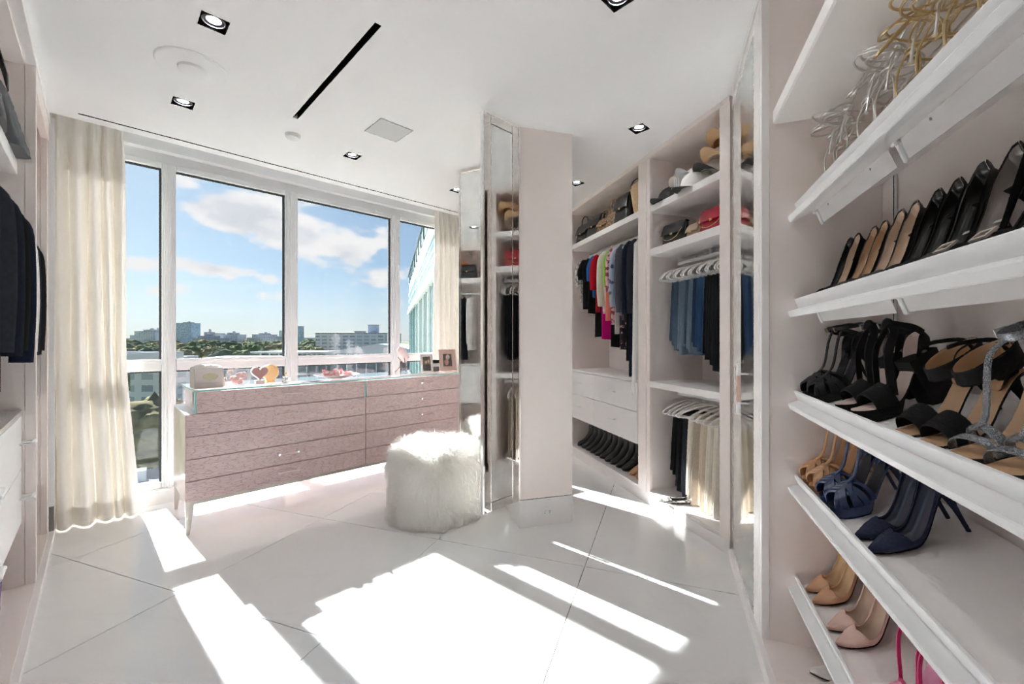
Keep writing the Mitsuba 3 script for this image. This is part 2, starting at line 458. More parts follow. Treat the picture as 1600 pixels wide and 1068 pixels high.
T0, TM0, TM1, T3 = 2.16, 2.90, 3.055, 4.47
cc('plinth', PF + .002, PB, T0 - .08, T3 + .03, 0.0, .083, mat='m_lacquer_light')
cc('back_panel', PB - .015, PB, T0 - .1, T3 + .03, .083, H - .002)
cc('side_panel', PF + .02, PB - .015, T3, T3 + .03, .083, H - .002)
cc('side_panel', PF + .02, PB - .015, TM0 + .02, TM1 - .02, .083, H - .002)
cc('side_panel', PF + .02, PB - .015, T0 - .10, T0 - .02, .083, H - .002)
cc('stile', PF, PF + .022, T0 - .085, T0, .083, H - .003)
cc('stile', PF, PF + .022, TM0 + .045, TM1, .083, H - .003)
cc('stile', PF + .004, PF + .03, TM0, TM0 + .042, .083, H - .003)
cc('fascia', PF - .004, PF + .03, T0 - .085, T3 + .03, 2.728, H - .001)
cc('top_panel', PF + .02, PB, T0, T3, 2.73, 2.75)
for a, b in ((T0 - .02, TM0 + .02), (TM1 - .02, T3)):
    cc('base_board', PF + .003, PB - .016, a, b, .084, .104, mat='m_lacquer_light')
# section with the drawers
cc('shelf', PF + .012, PB - .016, TM1 - .02, T3, 2.310, 2.362, mat='m_lacquer_light')
cc('counter', PF + .004, PB - .016, TM1 - .02, T3, .945, .966, mat='m_lacquer_light')
cc('drawer_case', PF + .03, PB - .016, TM1 - .02, T3, .437, .455)
cc('drawer_divider', PF + .03, PB - .1, 3.80, 3.82, .455, .945)
for i, (a, b) in enumerate(((TM1 + .003, 3.822), (3.825, T3 - .003))):
    for j, (z0, z1) in enumerate(((.440, .700), (.704, .943))):
        d = cc('drawer', PF - .012, PF + .008, a, b, z0, z1, mat='m_white')
        put('front_box', bx(PF + .008, PB - .12, a + .02, b - .02, z0 + .02, z1 - .03), 'm_white', d, F=C)
        tc, zc = (a + b) / 2, (z0 + z1) / 2 + .01
        h = cat([cyl((PF - .040, tc - .052, zc), (PF - .040, tc + .052, zc), .0058, n=10)])
        put('handle', h, 'm_chrome', d, F=C, smooth=30)
        for e in (-.04, .04):
            put('handle_post', cyl((PF - .040, tc + e, zc), (PF - .012, tc + e, zc), .0055, .007, n=10), 'm_chrome', d, F=C, smooth=30)
# section with two rods
cc('shelf', PF + .012, PB - .016, T0 - .02, TM0 + .02, 2.300, 2.350, mat='m_lacquer_light')
cc('shelf', PF + .012, PB - .016, T0 - .02, TM0 + .02, 1.956, 2.012, mat='m_lacquer_light')
cc('shelf', PF + .006, PB - .016, T0 - .02, TM0 + .02, .925, .970, mat='m_lacquer_light')


def rod(a, b, z, drop, p=2.20):
    k = put('hanging_rod', bx(p - .008, p + .008, a, b, z - .014, z + .014, .006), 'm_shelf_white', lc, F=C)
    for t in (a + .02, (a + b) / 2, b - .02):
        put('rod_bracket', bx(p - .009, p + .009, t - .006, t + .006, z + .01, z + drop, .002), 'm_shelf_white', k, F=C)


rod(TM1, T3 - .03, 2.245, .066)
rod(T0, TM0 - .03, 1.90, .057)
rod(T0, TM0 - .03, .872, .054)

# ------------------------------------------------------------------ shoe wall and mirror door (frame R: q depth, s along)
sw = thing('shoe_cabinet', 'tall pale pink shoe cabinet with five slanted white shelves on the right', 'shoe cabinet')


def rr(name, a, b, c, d, z0, z1, bev=.002, mat='m_lacquer', parent=sw, **k):
    return put(name, bx(a, b, c, d, z0, z1, bev), mat, parent, F=R, **k)


QF, QB, S0, S1 = .372, .778, .652, 2.0
rr('plinth', .352, QB, S0 - .05, 2.036, 0, .060, mat='m_lacquer_light')
rr('base_board', QF + .002, QB, S0, S1, .0605, .064, .001)
rr('back_panel', QB, QB + .02, S0 - .03, S1 + .02, .06, H - .002)
rr('side_panel', QF + .003, QB, S1, S1 + .022, .0605, H - .002)
rr('side_panel', QF + .03, QB, S0 - .05, S0, .0605, H - .002)
rr('stile', QF, QF + .03, S1 - .004, S1 + .036, .0605, H - .004, mat='m_lacquer_light')
rr('stile', QF + .03, QF + .075, S0 - .045, S0 + .002, .0605, H - .004, mat='m_shelf_white')
rr('top_shelf', .413, QB - .002, S0, S1 - .001, 2.180, 2.238, .006, mat='m_lacquer_light')
for s_ in (1.890, .99):
    k_ = rr('shelf_standard', QB - .010, QB - .001, s_ - .007, s_ + .007, .07, 2.17, mat='m_plate')
    rr('slot', QB - .0106, QB - .0098, s_ - .0018, s_ + .0018, .08, 2.16, 0, 'm_black', k_)
ALPHA = 21.0
ca, sa = math.cos(math.radians(ALPHA)), math.sin(math.radians(ALPHA))
SHELF_Z = [1.797, 1.412, 1.040, .702, .296]


def shelf_frame(z):
    """frame of a slanted shelf: x along the slope towards the back, y along s, z off the board; origin at the board's front top edge"""
    m = np.eye(4)
    m[:3, 0] = ca, 0, sa
    m[:3, 1] = 0, 1, 0
    m[:3, 2] = -sa, 0, ca
    m[:3, 3] = .4685, 0, z
    return mul(R, m)


LB = (QB - .006 - .4685) / ca
for z in SHELF_Z:
    F = shelf_frame(z)
    k = put('slanted_shelf', bx(0, LB, S0, S1 - .002, -.022, 0, .003), 'm_lacquer_light', sw, F=F)
    put('front_edge', bx(-.004, .034, S0, S1 - .002, -.024, .0012, .003), 'm_shelf_white', k, F=F)
    put('fence', bx(.036, .046, S0, S1 - .002, .0, .040, .002), 'm_shelf_white', k, F=F)
    for a, b in ((1.40, 1.965), (S0 + .01, 1.353)):
        put('mounting_plate', cat(bx(.085, .088, a, b, -.078, -.023)), 'm_plate', k, F=F)
        put('bracket_arm', cat(bx(.078, .095, b - .012, b + .004, -.084, -.021, .003), bx(.070, .11, b - .016, b + .006, -.034, -.022, .003)), 'm_shelf_white', k, F=F)
        for e in (.2, .8):
            put('screw', cyl((.084, a + (b - a) * e, -.034), (.0905, a + (b - a) * e, -.034), .004, n=8), 'm_dark_metal', k, F=F)

md = thing('mirror_door', 'narrow full height mirror door with a pink handle between shoe cabinet and long closet', 'mirror door')
rr('plinth', .352, .40, 2.037, 2.80, 0, .060, mat='m_lacquer_light', parent=md)
rr('door_panel', QF + .006, QF + .03, 2.04, 2.80, .0605, 2.735, mat='m_lacquer_light', parent=md)
rr('frame', QF - .001, QF + .006, 2.04, 2.155, .0605, 2.735, mat='m_lacquer_light', parent=md)
rr('frame', QF - .001, QF + .006, 2.155, 2.80, 2.675, 2.735, mat='m_lacquer_light', parent=md)
rr('glass', QF + .0, QF + .004, 2.156, 2.782, .0605, 2.674, 0, 'm_mirror', parent=md)
rr('edge_strip', QF - .001, QF + .006, 2.784, 2.80, .0605, 2.675, mat='m_nickel', parent=md)
rr('fascia', QF - .006, QF + .03, S0 - .05, 2.036, 2.738, H - .001, mat='m_lacquer_light')
rr('fascia', QF - .006, QF + .03, 2.037, 2.80, 2.738, H - .001, mat='m_lacquer_light', parent=md)
P('m_rose', (.62, .42, .37), .25, specular=.6)
P('m_acrylic', (.86, .85, .85), .08, specular=.8)
hs = 2.27
put('handle', cyl((QF - .045, hs, 1.002), (QF - .045, hs, 1.128), .010, n=16), 'm_rose', md, F=R, smooth=30, label='rose coloured grip')
for z in (1.128, .945):
    put('handle_end', cyl((QF - .045, hs, z), (QF - .045, hs, z + .057), .0095, n=16), 'm_acrylic', md, F=R, smooth=30, label='clear handle end')
for z in (1.135, .995):
    put('handle_post', cyl((QF - .045, hs, z), (QF + .001, hs, z), .005, n=10), 'm_chrome', md, F=R, smooth=30)

# ------------------------------------------------------------------ cabinets on the left (frame W: u depth, v along)
lw = thing('left_closet', 'open pale pink closet with drawers and hanging clothes at the left edge', 'closet')


def ww(name, a, b, c, d, z0, z1, bev=.002, mat='m_lacquer', parent=lw, **k):
    return put(name, bx(a, b, c, d, z0, z1, bev), mat, parent, F=W, **k)


UB = -.80
VA, VS, VE = .95, 3.29, 4.07
ww('plinth', UB, -.213, VA, VE + .08, 0, .038, mat='m_lacquer_light')
ww('base_board', UB, -.238, VA, VE + .08, .038, .042, .001)
ww('back_panel', UB - .03, UB, VA, VE + .08, .04, H - .002)
ww('side_panel', UB, -.275, VS, VS + .03, .042, H - .002)
ww('stile', -.275, -.236, VS - .003, VS + .035, .042, H - .05, mat='m_lacquer')
ww('side_panel', UB, -.275, VE, VE + .03, .042, H - .002)
ww('stile', -.275, -.243, VE - .003, VE + .03, .042, 2.60)
ww('side_panel', UB, -.24, VA - .03, VA, .0, H - .002)
ww('header', -.275, -.238, VS + .035, VE + .03, 2.60, H - .002)
ww('fascia', -.285, -.232, VA, VE + .06, H - .05, H - .001, mat='m_lacquer_light')
ww('top_panel', UB, -.275, VA, VE + .03, 2.70, 2.715)
ww('shelf', UB, -.300, VA, VS - .001, 2.135, 2.205, mat='m_lacquer_light')
ww('shelf', UB, -.300, VS + .031, VE - .001, 2.135, 2.205, mat='m_lacquer_light')
P('m_counter', (.36, .34, .33), .12, specular=.6)
ww('counter', UB, -.282, VA, VS - .001, .918, .940, mat='m_counter', label='dark glossy counter')
ww('counter', UB, -.282, VS + .031, VE - .001, .918, .940, mat='m_lacquer_light')
for z0, z1 in ((.372, .640), (.645, .912)):
    ww('drawer', -.31, -.285, VS + .034, VE - .004, z0, z1, .0015, 'm_white')
for i, (a, b) in enumerate(((2.585, VS - .004), (1.88, 2.58), (VA + .01, 1.875))):
    for z0, z1 in ((.372, .640), (.645, .912)):
        d = ww('drawer', -.31, -.285, a, b, z0, z1, .0015, 'm_white')
        vc, zc = (a + b) / 2 + (.30 if i == 0 else 0), (z0 + z1) / 2 + .0
        put('handle', cyl((-.240, vc - .055, zc), (-.240, vc + .055, zc), .009, n=14), 'm_acrylic', d, F=W, smooth=30, label='clear bar handle')
        for e in (-.04, .04):
            put('handle_post', cyl((-.240, vc + e, zc), (-.286, vc + e, zc), .006, n=10), 'm_chrome', d, F=W, smooth=30)
ww('drawer_case', UB, -.31, VA, VS - .001, .352, .370)
put('hanging_rod', bx(-.533, -.517, VA, VS, 1.975, 2.003, .006), 'm_chrome', lw, F=W)
put('hanging_rod', bx(-.493, -.477, VS + .03, VE, 1.975, 2.003, .006), 'm_chrome', lw, F=W)
put('rod_bracket', bx(-.534, -.516, 2.1, 2.112, 1.99, 2.135), 'm_chrome', lw, F=W)
t = thing('cabinet_end_panel', 'slim white upright panel end with a dark metal foot beside the left curtain', 'panel')
ww('panel', -.243, -.214, VE + .035, VE + .075, .20, H - .002, parent=t, mat='m_shelf_white')
ww('foot', -.241, -.216, VE + .037, VE + .073, .0, .20, parent=t, mat='m_dark_metal', label='dark metal foot')
put('door_pin', cyl((-.30, VS + .05, 1.80), (-.236, VS + .05, 1.80), .006, n=8), 'm_chrome', lw, F=W)

# ------------------------------------------------------------------ dresser
def croc(p, n, uv):
    x = p.x * .7157 + p.y * .6984
    a, b, r = voronoi(x * 17 + .8 * noise(x * 3, p.z * 9), p.z * 95)
    return smoothstep(.02, .22, b - a) * .8 + .2 * noise(x * 60, p.z * 160)


def croc_col(p, n, uv):
    x = p.x * .7157 + p.y * .6984
    a, b, r = voronoi(x * 17 + .8 * noise(x * 3, p.z * 9), p.z * 95)
    k = smoothstep(.02, .2, b - a)
    return mix((.55, .385, .375), (.86, .675, .665), k * .75 + .25 * r)


P('m_croc', croc_col, .27, bump=croc, scale=.0016, eps=.0006, specular=.6)
P('m_pinkside', (.62, .50, .48), .3, metallic=.35)
DU0, DU1, DV0, DV1 = .405, 2.86, 3.50, 4.13
UMID = 1.644
dr_ = thing('dresser', 'wide pink crocodile embossed dresser with ten drawers and glass top in front of the window', 'dresser')
def dd(name, a, b, c, d, z0, z1, bev=.002, mat='m_pinkside', parent=dr_, **k):
    return put(name, bx(a, b, c, d, z0, z1, bev), mat, parent, F=W, **k)
dd('carcass', DU0, DU1, DV0 + .012, DV1, .222, .792, label='rose metallic body')
dd('ledge', DU0, DU1, DV0 + .002, DV1 + .0, .792, .802, mat='m_shelf_white', label='white ledge under the glass case')
dd('base_rail', DU0, DU1, DV0, DV0 + .03, .198, .222, mat='m_nickel')
dd('base_rail', DU0, DU1, DV1 - .03, DV1, .198, .222, mat='m_nickel')
dd('base_rail', DU0, DU0 + .03, DV0 + .03, DV1 - .03, .198, .222, mat='m_nickel')
dd('base_rail', DU1 - .03, DU1, DV0 + .03, DV1 - .03, .198, .222, mat='m_nickel')
for u, su_ in ((DU0, 1), (DU1, -1)):
    for v, sv in ((DV0, 1), (DV1, -1)):
        a = np.array([[u, v], [u + .045 * su_, v], [u + .045 * su_, v + .045 * sv], [u, v + .045 * sv]])
        c = np.array([[u + .004 * su_, v + .004 * sv], [u + .022 * su_, v + .004 * sv], [u + .022 * su_, v + .022 * sv], [u + .004 * su_, v + .022 * sv]])
        m = trimesh.convex.convex_hull(np.vstack([np.c_[a, np.full(4, .199)], np.c_[c, np.full(4, 0.0)]]))
        put('leg', m, 'm_nickel', dr_, F=W)
rows = [(.222, .354), (.358, .500), (.504, .651), (.655, .799)]
def drawer(a, b, z0, z1):
    k = dd('drawer', a, b, DV0 - .008, DV0 + .011, z0, z1, .0025, 'm_croc')
    uc, zc = (a + b) / 2, (z0 + z1) / 2 + .012
    put('handle', cyl((uc - .066, DV0 - .036, zc), (uc + .066, DV0 - .036, zc), .0052, n=10), 'm_handle_pink', k, F=W, smooth=30)
    for e in (-.066, .066):
        put('handle_post', cyl((uc + e, DV0 - .044, zc), (uc + e, DV0 - .008, zc), .0075, n=10), 'm_chrome', k, F=W, smooth=30)
P('m_handle_pink', (.86, .70, .68), .18, metallic=.5)
for z0, z1 in rows:
    drawer(DU0 + .002, UMID - .002, z0, z1)
    drawer(UMID + .002, DU1 - .002, z0, z1)
# the glass case on top with its two drawers
GU0 = .452
for a, b in ((GU0 + .012, UMID - .008), (UMID + .008, DU1 - .012)):
    dd('case_drawer_box', a + .002, b - .002, DV0 + .012, DV1 - .10, .806, .93, mat='m_croc_in')
    drawer(a, b, .805, .945)
P('m_croc_in', (.62, .5, .49), .5)
for a, b in ((GU0, GU0 + .010), (UMID - .005, UMID + .005), (DU1 - .010, DU1)):
    c_ = (a + b) / 2
    k = put('glass_wall', trimesh.Trimesh([[c_, DV0, .8025], [c_, DV1 - .02, .8025], [c_, DV1 - .02, .9475], [c_, DV0, .9475]], [[0, 1, 2], [0, 2, 3]], process=False), 'm_pane', dr_, F=W)
    put('polished_edge', bx(a, b, DV0 - .003, DV0 - .0005, .803, .947), 'm_glass_edge', k, F=W)
k = put('glass_top', trimesh.Trimesh([[GU0 - .001, DV0 - .002, .956], [DU1, DV0 - .002, .956], [DU1, DV1 - .02, .956], [GU0 - .001, DV1 - .02, .956]], [[0, 1, 2], [0, 2, 3]], process=False), 'm_pane', dr_, F=W)
put('polished_edge', cat(bx(GU0 - .001, DU1, DV0 - .0045, DV0 - .0022, .9482, .9578), bx(GU0 - .0035, GU0 - .0012, DV0, DV1 - .02, .9482, .9578)), 'm_glass_edge', k, F=W)
DTOP = .9582

# ------------------------------------------------------------------ shoes
def ip(t, xs, ys):
    return np.interp(t, xs, ys)


def smooth01(x):
    x = np.clip(x, 0, 1)
    return x * x * (3 - 2 * x)


W_POINT = ([0, .015, .05, .10, .18, .35, .55, .70, .80, .90, .96, 1], [.003, .015, .0235, .0275, .029, .0285, .0318, .036, .032, .020, .011, .003])
W_ROUND = ([0, .015, .05, .10, .18, .35, .55, .70, .80, .90, .96, 1], [.002, .012, .020, .0250, .028, .0270, .033, .0385, .039, .034, .025, .006])


def sole_z(t, H, p=0.0, flat=.62):
    return p + (H - p) * (1 - smooth01((t - .06) / (flat - .06))) + .004 * smooth01((t - .85) / .15)


def shell_grid(ts, phimax, L, H, wtab, htab, inset=0.0, p=0.0, n=25, back=.010):
    V = []
    for t in ts:
        w = max(ip(t, *wtab) - inset, .0012)
        hs = ip(t, *htab)
        pm = math.radians(phimax(t))
        ph = np.linspace(-pm, pm, n)
        zz = hs / 2 * (1 - np.cos(ph)) * (1 - 3.2 * max(inset, 0) / max(hs, .012))
        y = w * np.sign(np.sin(ph)) * np.abs(np.sin(ph)) ** (.62 + .33 * smooth01((t - .58) / .16))
        lean = back * np.clip(1 - t / .12, 0, 1) * np.sin(np.clip(zz / .05, 0, 1) * PI)
        V.append(np.stack([np.full(n, L * t) - lean + inset * .8 * (1 if t < .05 else 0), y, sole_z(t, H, p) + zz + inset * .6 + .002], 1))
    return np.array(V)


def stiletto(H, top=.021, x0=.028, x1=.014, tip=.0046):
    k = np.linspace(0, 1, 9)
    z = (H + .004) * (1 - k)
    x = x0 + (x1 - x0) * k ** .8
    r = tip + (top - tip) * (1 - k) ** 3.2
    pts = np.stack([x, 0 * k, z], 1)
    return tube(pts, r, 12)


def block_heel(H, x0=.002, x1=.062, w0=.027, w1=.022):
    a = np.array([[x0, -w0, H + .004], [x0, w0, H + .004], [x1, w0, H - .012], [x1, -w0, H - .012], [x0 + .004, -w1, 0], [x0 + .004, w1, 0], [x1 - .008, w1, 0], [x1 - .008, -w1, 0]])
    return trimesh.convex.convex_hull(np.vstack([a, a * [1, .85, 1] + [0, 0, 0]]))


def pump(F, label, group, upper, lining, sole='m_sole_black', heel=None, L=.212, H=.095, pointed=True, vamp=.70, ornament=None, kind='stiletto', inlay=None):
    t = thing('pump_shoe', label, 'shoe', group)
    wt = W_POINT if pointed else W_ROUND
    ht = ([0, .03, .08, .15, .3, .6, .72, .85, 1], [.080, .079, .074, .066, .054, .042, .036, .026, .010])
    ts = np.concatenate([np.linspace(0, .06, 8)[:-1], np.linspace(.06, .6, 16)[:-1], np.linspace(.6, .76, 10)[:-1], np.linspace(.76, 1, 10)])

    def pm(x):
        o = ip(x, [0, .02, .05, .10, .2, .35, .55, .64], [146, 140, 124, 108, 98, 93, 95, 102])
        return o + (180 - o) * smooth01((x - vamp + .07) / .075)
    g = shell_grid(ts, pm, L, H, wt, ht)
    gi = shell_grid(ts[:-6], lambda x: pm(x) - .5, L, H, wt, ht, .0022)
    outer = grid_mesh(g)
    k = len(ts) - 6
    rim = cat(grid_mesh(np.stack([g[:k, 0], gi[:, 0]], 1)), grid_mesh(np.stack([gi[:, -1], g[:k, -1]], 1)))
    put('upper', cat(outer, rim), upper, t, F=F, smooth=40)
    put('lining', grid_mesh(gi[:, ::-1]), lining, t, F=F, smooth=40)
    sg = shell_grid(np.linspace(.02, .995, 30), lambda x: 52, L, H, wt, ht, -.0006, n=9) - [0, 0, .0030]
    put('sole', grid_mesh(sg), sole, t, F=F, smooth=40)
    put('heel', at(F, stiletto(H) if kind == 'stiletto' else block_heel(H)), heel or upper, t, smooth=40)
    if ornament:
        x, z = L * .80, sole_z(.8, H) + .042
        ring = extrude(sbox(-.011, -.020, .011, .020).difference(sbox(-.006, -.014, .006, .014)), .004)
        put('buckle', at(mul(F, mv(x - .006, 0, z - .003), rot(24, [0, 1, 0])), ring), ornament, t, label='pale square buckle on the toe')
    if inlay:
        put('insole_label', at(mul(F, mv(L * .36, 0, sole_z(.36, H) + .0075), rot(30, [0, 1, 0])), bx(-.003, .003, -.012, .012, 0, .0012)), inlay, t)
    return t


def arch(L, H, p, wt, t0, t1, h, n=15, out=.002, phi0=0, phi1=PI):
    ph = np.linspace(phi0, phi1, n)
    k = (1 - np.cos(ph)) / 2
    t = t0 * (1 - k) + t1 * k
    w = ip(t, *wt) + out
    pts = np.stack([L * t, -w * np.cos(ph), sole_z(t, H, p) + h * np.sin(ph) ** .8], 1)
    nr = np.stack([0 * ph + .25 * np.sin(ph), -np.cos(ph), np.sin(ph)], 1)
    return pts, nr


def ring(x, z, rx, ry, tilt=.3, a0=0, a1=2 * PI, n=28):
    g = np.linspace(a0, a1, n)
    return np.stack([x + rx * np.cos(g), ry * np.sin(g), z + tilt * rx * np.cos(g)], 1), np.stack([np.cos(g), np.sin(g), 0 * g], 1)


def sandal(F, label, group, kind, strapm, insole='m_tan_lining', platm=None, heelm=None, L=.212, H=.115, p=.022, buckle='m_gold'):
    t = thing('strappy_sandal', label, 'sandal', group)
    wt = W_ROUND
    ts = np.concatenate([np.linspace(0, .06, 6)[:-1], np.linspace(.06, 1, 24)])
    V, I = [], []
    for x in ts:
        w = ip(x, *wt); z1 = sole_z(x, H, p)
        th = .006 + (z1 - .001 - .006) * smooth01((x - .50) / .14) if p > .004 else .004
        th = min(th, z1) if x > .6 else th
        z0 = z1 - th
        V.append([[L * x, -w * .96, z0], [L * x, -w, z0 + .3 * th], [L * x, -w, z1 - .001], [L * x, -w * .96, z1], [L * x, w * .96, z1], [L * x, w, z1 - .001], [L * x, w, z0 + .3 * th], [L * x, w * .96, z0]])
        I.append([[L * x, -w * .93, z1 + .0006], [L * x, 0, z1 + .0016], [L * x, w * .93, z1 + .0006]])
    put('platform', grid_mesh(np.array(V), wrap=True, caps=True), platm or strapm, t, F=F, smooth=40)
    put('insole', grid_mesh(np.array(I)), insole, t, F=F, smooth=True)
    heelm = heelm or platm or strapm
    S = lambda name, pn, w, th=.0022, m=None, lab=None: put(name, at(F, strap(pn[0], pn[1], w, th)), m or strapm, t, smooth=35, label=lab)
    A = lambda t0, t1, h, **k: arch(L, H, p, wt, t0, t1, h, **k)

    def curve(pts, nrm, n=8):
        q = spline(pts, n)
        return q, np.broadcast_to(np.asarray(nrm, float), q.shape)
    zb = sole_z(0, H, p)
    if kind in ('braid', 'block', 'band'):
        ts2 = np.concatenate([np.linspace(0, .06, 6)[:-1], np.linspace(.06, .26, 10)])
        g = shell_grid(ts2, lambda x: ip(x, [0, .1, .26], [128, 108, 45]), L, H, wt, ([0, .3], [.064, .06]), 0, 0, 21)
        g2 = shell_grid(ts2, lambda x: ip(x, [0, .1, .26], [128, 108, 45]), L, H, wt, ([0, .3], [.064, .06]), .002, 0, 21)
        put('heel_counter', cat(grid_mesh(g), grid_mesh(np.stack([g[:, 0], g2[:, 0]], 1)), grid_mesh(np.stack([g2[:, -1], g[:, -1]], 1))), strapm, t, F=F, smooth=40)
        put('counter_lining', grid_mesh(g2[:, ::-1]), insole if kind != 'braid' else strapm, t, F=F, smooth=40)
    if kind == 'braid':
        put('heel', stiletto(H, .020), heelm, t, F=F, smooth=40)
        for a, b, h in ((.60, .86, .044), (.86, .60, .046), (.70, .95, .034), (.95, .70, .036), (.52, .76, .050), (.76, .52, .052), (.64, .90, .040), (.90, .64, .042)):
            S('strap', A(a, b, h), .0115, .0055)
        S('strap', A(.72, .72, .047), .013, .006)
        S('strap', curve([(L * .70, 0, p + .050), (L * .55, .004, p + .075), (L * .36, .003, zb + .045), (L * .24, 0, zb + .075)], (.5, 0, .86)), .014, .003)
        for s in (-1, 1):
            S('strap', curve([(L * .06, s * .021, zb + .045), (L * .16, s * .030, zb + .060), (L * .25, s * .02, zb + .078)], (.2, s, .2)), .012, .003)
        S('ankle_strap', ring(L * .13, zb + .080, .034, .030, .15), .013, .003)
        bq = thing_part_buckle(t, F, (L * .24, -.030, zb + .080), buckle)
        put('emblem', at(mul(F, mv(L * .14, 0, sole_z(.14, H, p) + .0025), rot(8, [0, 1, 0])), emblem(.016)), 'm_gold', t, label='small gold letter emblem on the insole')
    elif kind == 'block':
        put('heel', block_heel(H, .0, .066, .029, .027), heelm, t, F=F, smooth=30)
        for a in np.linspace(.63, .80, 5):
            pts, nr = A(a, a, .047 - .012 * (a - .63) / .17)
            S('strap' if a > .63 else 'toe_band', (pts, nr), .016, .003)
        for s in (-1, 1):
            S('strap', curve([(L * .60, s * .030, p + .020), (L * .46, s * .026, zb + .020), (L * .30, s * .020, zb + .065), (L * .26, s * .006, zb + .085)], (.4, s, .3)), .019, .003)
            S('strap', curve([(L * .03, s * .018, zb + .044), (L * .13, s * .029, zb + .065), (L * .26, s * .008, zb + .088)], (.1, s, .4)), .018, .003)
        S('knot', curve([(L * .29, -.012, zb + .083), (L * .27, 0, zb + .092), (L * .29, .012, zb + .083)], (.6, 0, .8)), .024, .006)
        thing_part_buckle(t, F, (L * .29, -.012, zb + .088), 'm_chrome')
        lab = put('insole_label', at(mul(F, mv(L * .20, 0, sole_z(.2, H, p) + .0022), rot(22, [0, 1, 0])), bx(-.020, .020, -.0055, .0055, 0, .0006)), 'm_ivory', t, label='ivory woven label reading MIU MIU')
        tm = meshkit.text_mesh('MIU MIU', .0058, .0004)
        tm.apply_translation(-tm.bounds.mean(0))
        put('lettering', at(mul(F, mv(L * .20, 0, sole_z(.2, H, p) + .0032), rot(22, [0, 1, 0])), tm), 'm_black', lab)
    elif kind == 'band':
        put('heel', stiletto(H, .020), heelm, t, F=F, smooth=40)
        for a in (.66, .72, .78):
            S('toe_band' if a == .66 else 'strap', A(a, a, .045 - .1 * (a - .66)), .021, .003)
        pn = ring(L * .22, zb + .030, .050, .040, -.35)
        S('ankle_band', pn, .030, .0025)
        q = pn[0] * 1.0; c = np.array([L * .22, 0, zb + .03])
        put('band_lining', at(F, strap(c + (q - c) * .97, -pn[1], .029, .0006)), insole, t, smooth=35)
        S('strap', curve([(L * .03, 0, zb + .04), (L * .02, -.022, zb + .06), (L * .2, -.034, zb + .07), (L * .40, -.01, zb + .075)], (0, -1, .2)), .009, .002)
    elif kind == 'glitter':
        put('heel', stiletto(H, .020), heelm, t, F=F, smooth=40)
        S('strap', A(.70, .74, .040), .016)
        S('strap', A(.86, .80, .028), .014)
        S('strap', curve([(L * .80, .004, p + .038), (L * .66, .0, p + .052), (L * .46, -.004, zb + .035), (L * .30, -.002, zb + .060)], (.5, 0, .86)), .014)
        S('ankle_strap', ring(L * .15, zb + .066, .036, .031, -.1), .015)
        for s in (-1, 1):
            S('strap', curve([(L * .04, s * .016, zb + .012), (L * .03, s * .024, zb + .045), (L * .10, s * .032, zb + .070)], (0, s, .2)), .014)
        thing_part_buckle(t, F, (L * .20, -.034, zb + .066), 'm_chrome')
    elif kind == 'wire':
        put('heel', stiletto(H, .018), heelm, t, F=F, smooth=40)
        rr_ = random.Random(hash(label) % 1000 if False else sum(map(ord, label)))
        for a, b, h in ((.66, .74, .042), (.84, .72, .034), (.58, .66, .048), (.90, .84, .022)):
            S('strap', A(a, b, h), .008)
        for j in range(5):
            x = L * (.10 + .07 * j); z = zb + .035 + .03 * j * (1 if j < 4 else .6)
            pn = ring(x + rr_.uniform(-.01, .01), z, .040 + rr_.uniform(-.006, .012), .034 + rr_.uniform(-.006, .01), rr_.uniform(-.9, .8), n=30)
            put('lace', at(F, tube(pn[0], .0029, 6)), strapm, t, smooth=40)
        for s in (-1, 1):
            put('lace', at(F, tube(spline([(L * .62, s * .03, p + .02), (L * .45, s * .04, zb + .03), (L * .22, -s * .03, zb + .10), (L * .12, s * .038, zb + .14)], 6), .0028, 6)), strapm, t, smooth=40)
        put('lace_end', at(F, tube(spline([(L * .30, .035, zb + .10), (L * .48, .055, zb + .06), (L * .62, .06, zb + .01)], 6), [.0028] * 12 + [.0045]), ), buckle, t, smooth=40)
    elif kind == 'magenta':
        put('heel', stiletto(H, .020), heelm, t, F=F, smooth=40)
        for a in (.66, .73, .80):
            S('toe_band' if a == .66 else 'strap', A(a, a, .042 - .1 * (a - .66)), .020, .003, m='m_pink_clear')
        S('strap', A(.60, .62, .050), .008)
        S('strap', A(.86, .86, .030), .008)
        for s in (-1, 1):
            S('strap', curve([(L * .60, s * .03, p + .025), (L * .42, s * .032, zb + .03), (L * .22, s * .034, zb + .075)], (.2, s, .2)), .009, .003)
            S('strap', curve([(L * .05, s * .018, zb + .02), (L * .04, s * .026, zb + .05), (L * .10, s * .034, zb + .078)], (0, s, .2)), .009, .003)
        S('ankle_strap', ring(L * .15, zb + .085, .042, .035, .35), .009, .003)
        thing_part_buckle(t, F, (L * .2, -.036, zb + .09), 'm_rose')
    return t


def thing_part_buckle(t, F, c, m):
    fr = extrude(sbox(-.010, -.008, .010, .008).difference(sbox(-.007, -.005, .007, .005)), .0025)
    pin = bx(-.0012, .0012, -.007, .007, .001, .003)
    return put('buckle', at(mul(F, mv(*c), rot(90, [1, 0, 0]), mv(0, 0, .001)), cat(fr, pin)), m, t)


def emblem(s):
    b = lambda a, c, w: tube([np.array([*a, 0]) * s, np.array([*c, 0]) * s], w * s, 4)
    return cat(b((-.5, -.35), (.0, .0), .09), b((.0, .0), (-.5, .35), .09), b((.0, .0), (.55, .1), .09), b((.55, .1), (.55, .45), .07), b((.2, -.3), (.5, -.3), .07))


def on_shelf(i, s, yaw=0, L=.212, d=.052, k=1.12):
    return mul(shelf_frame(SHELF_Z[i]), mv(d, s, 0), rotz(180 + yaw), np.diag([k, k * 1.04, k, 1]), mv(-L, 0, .0008))


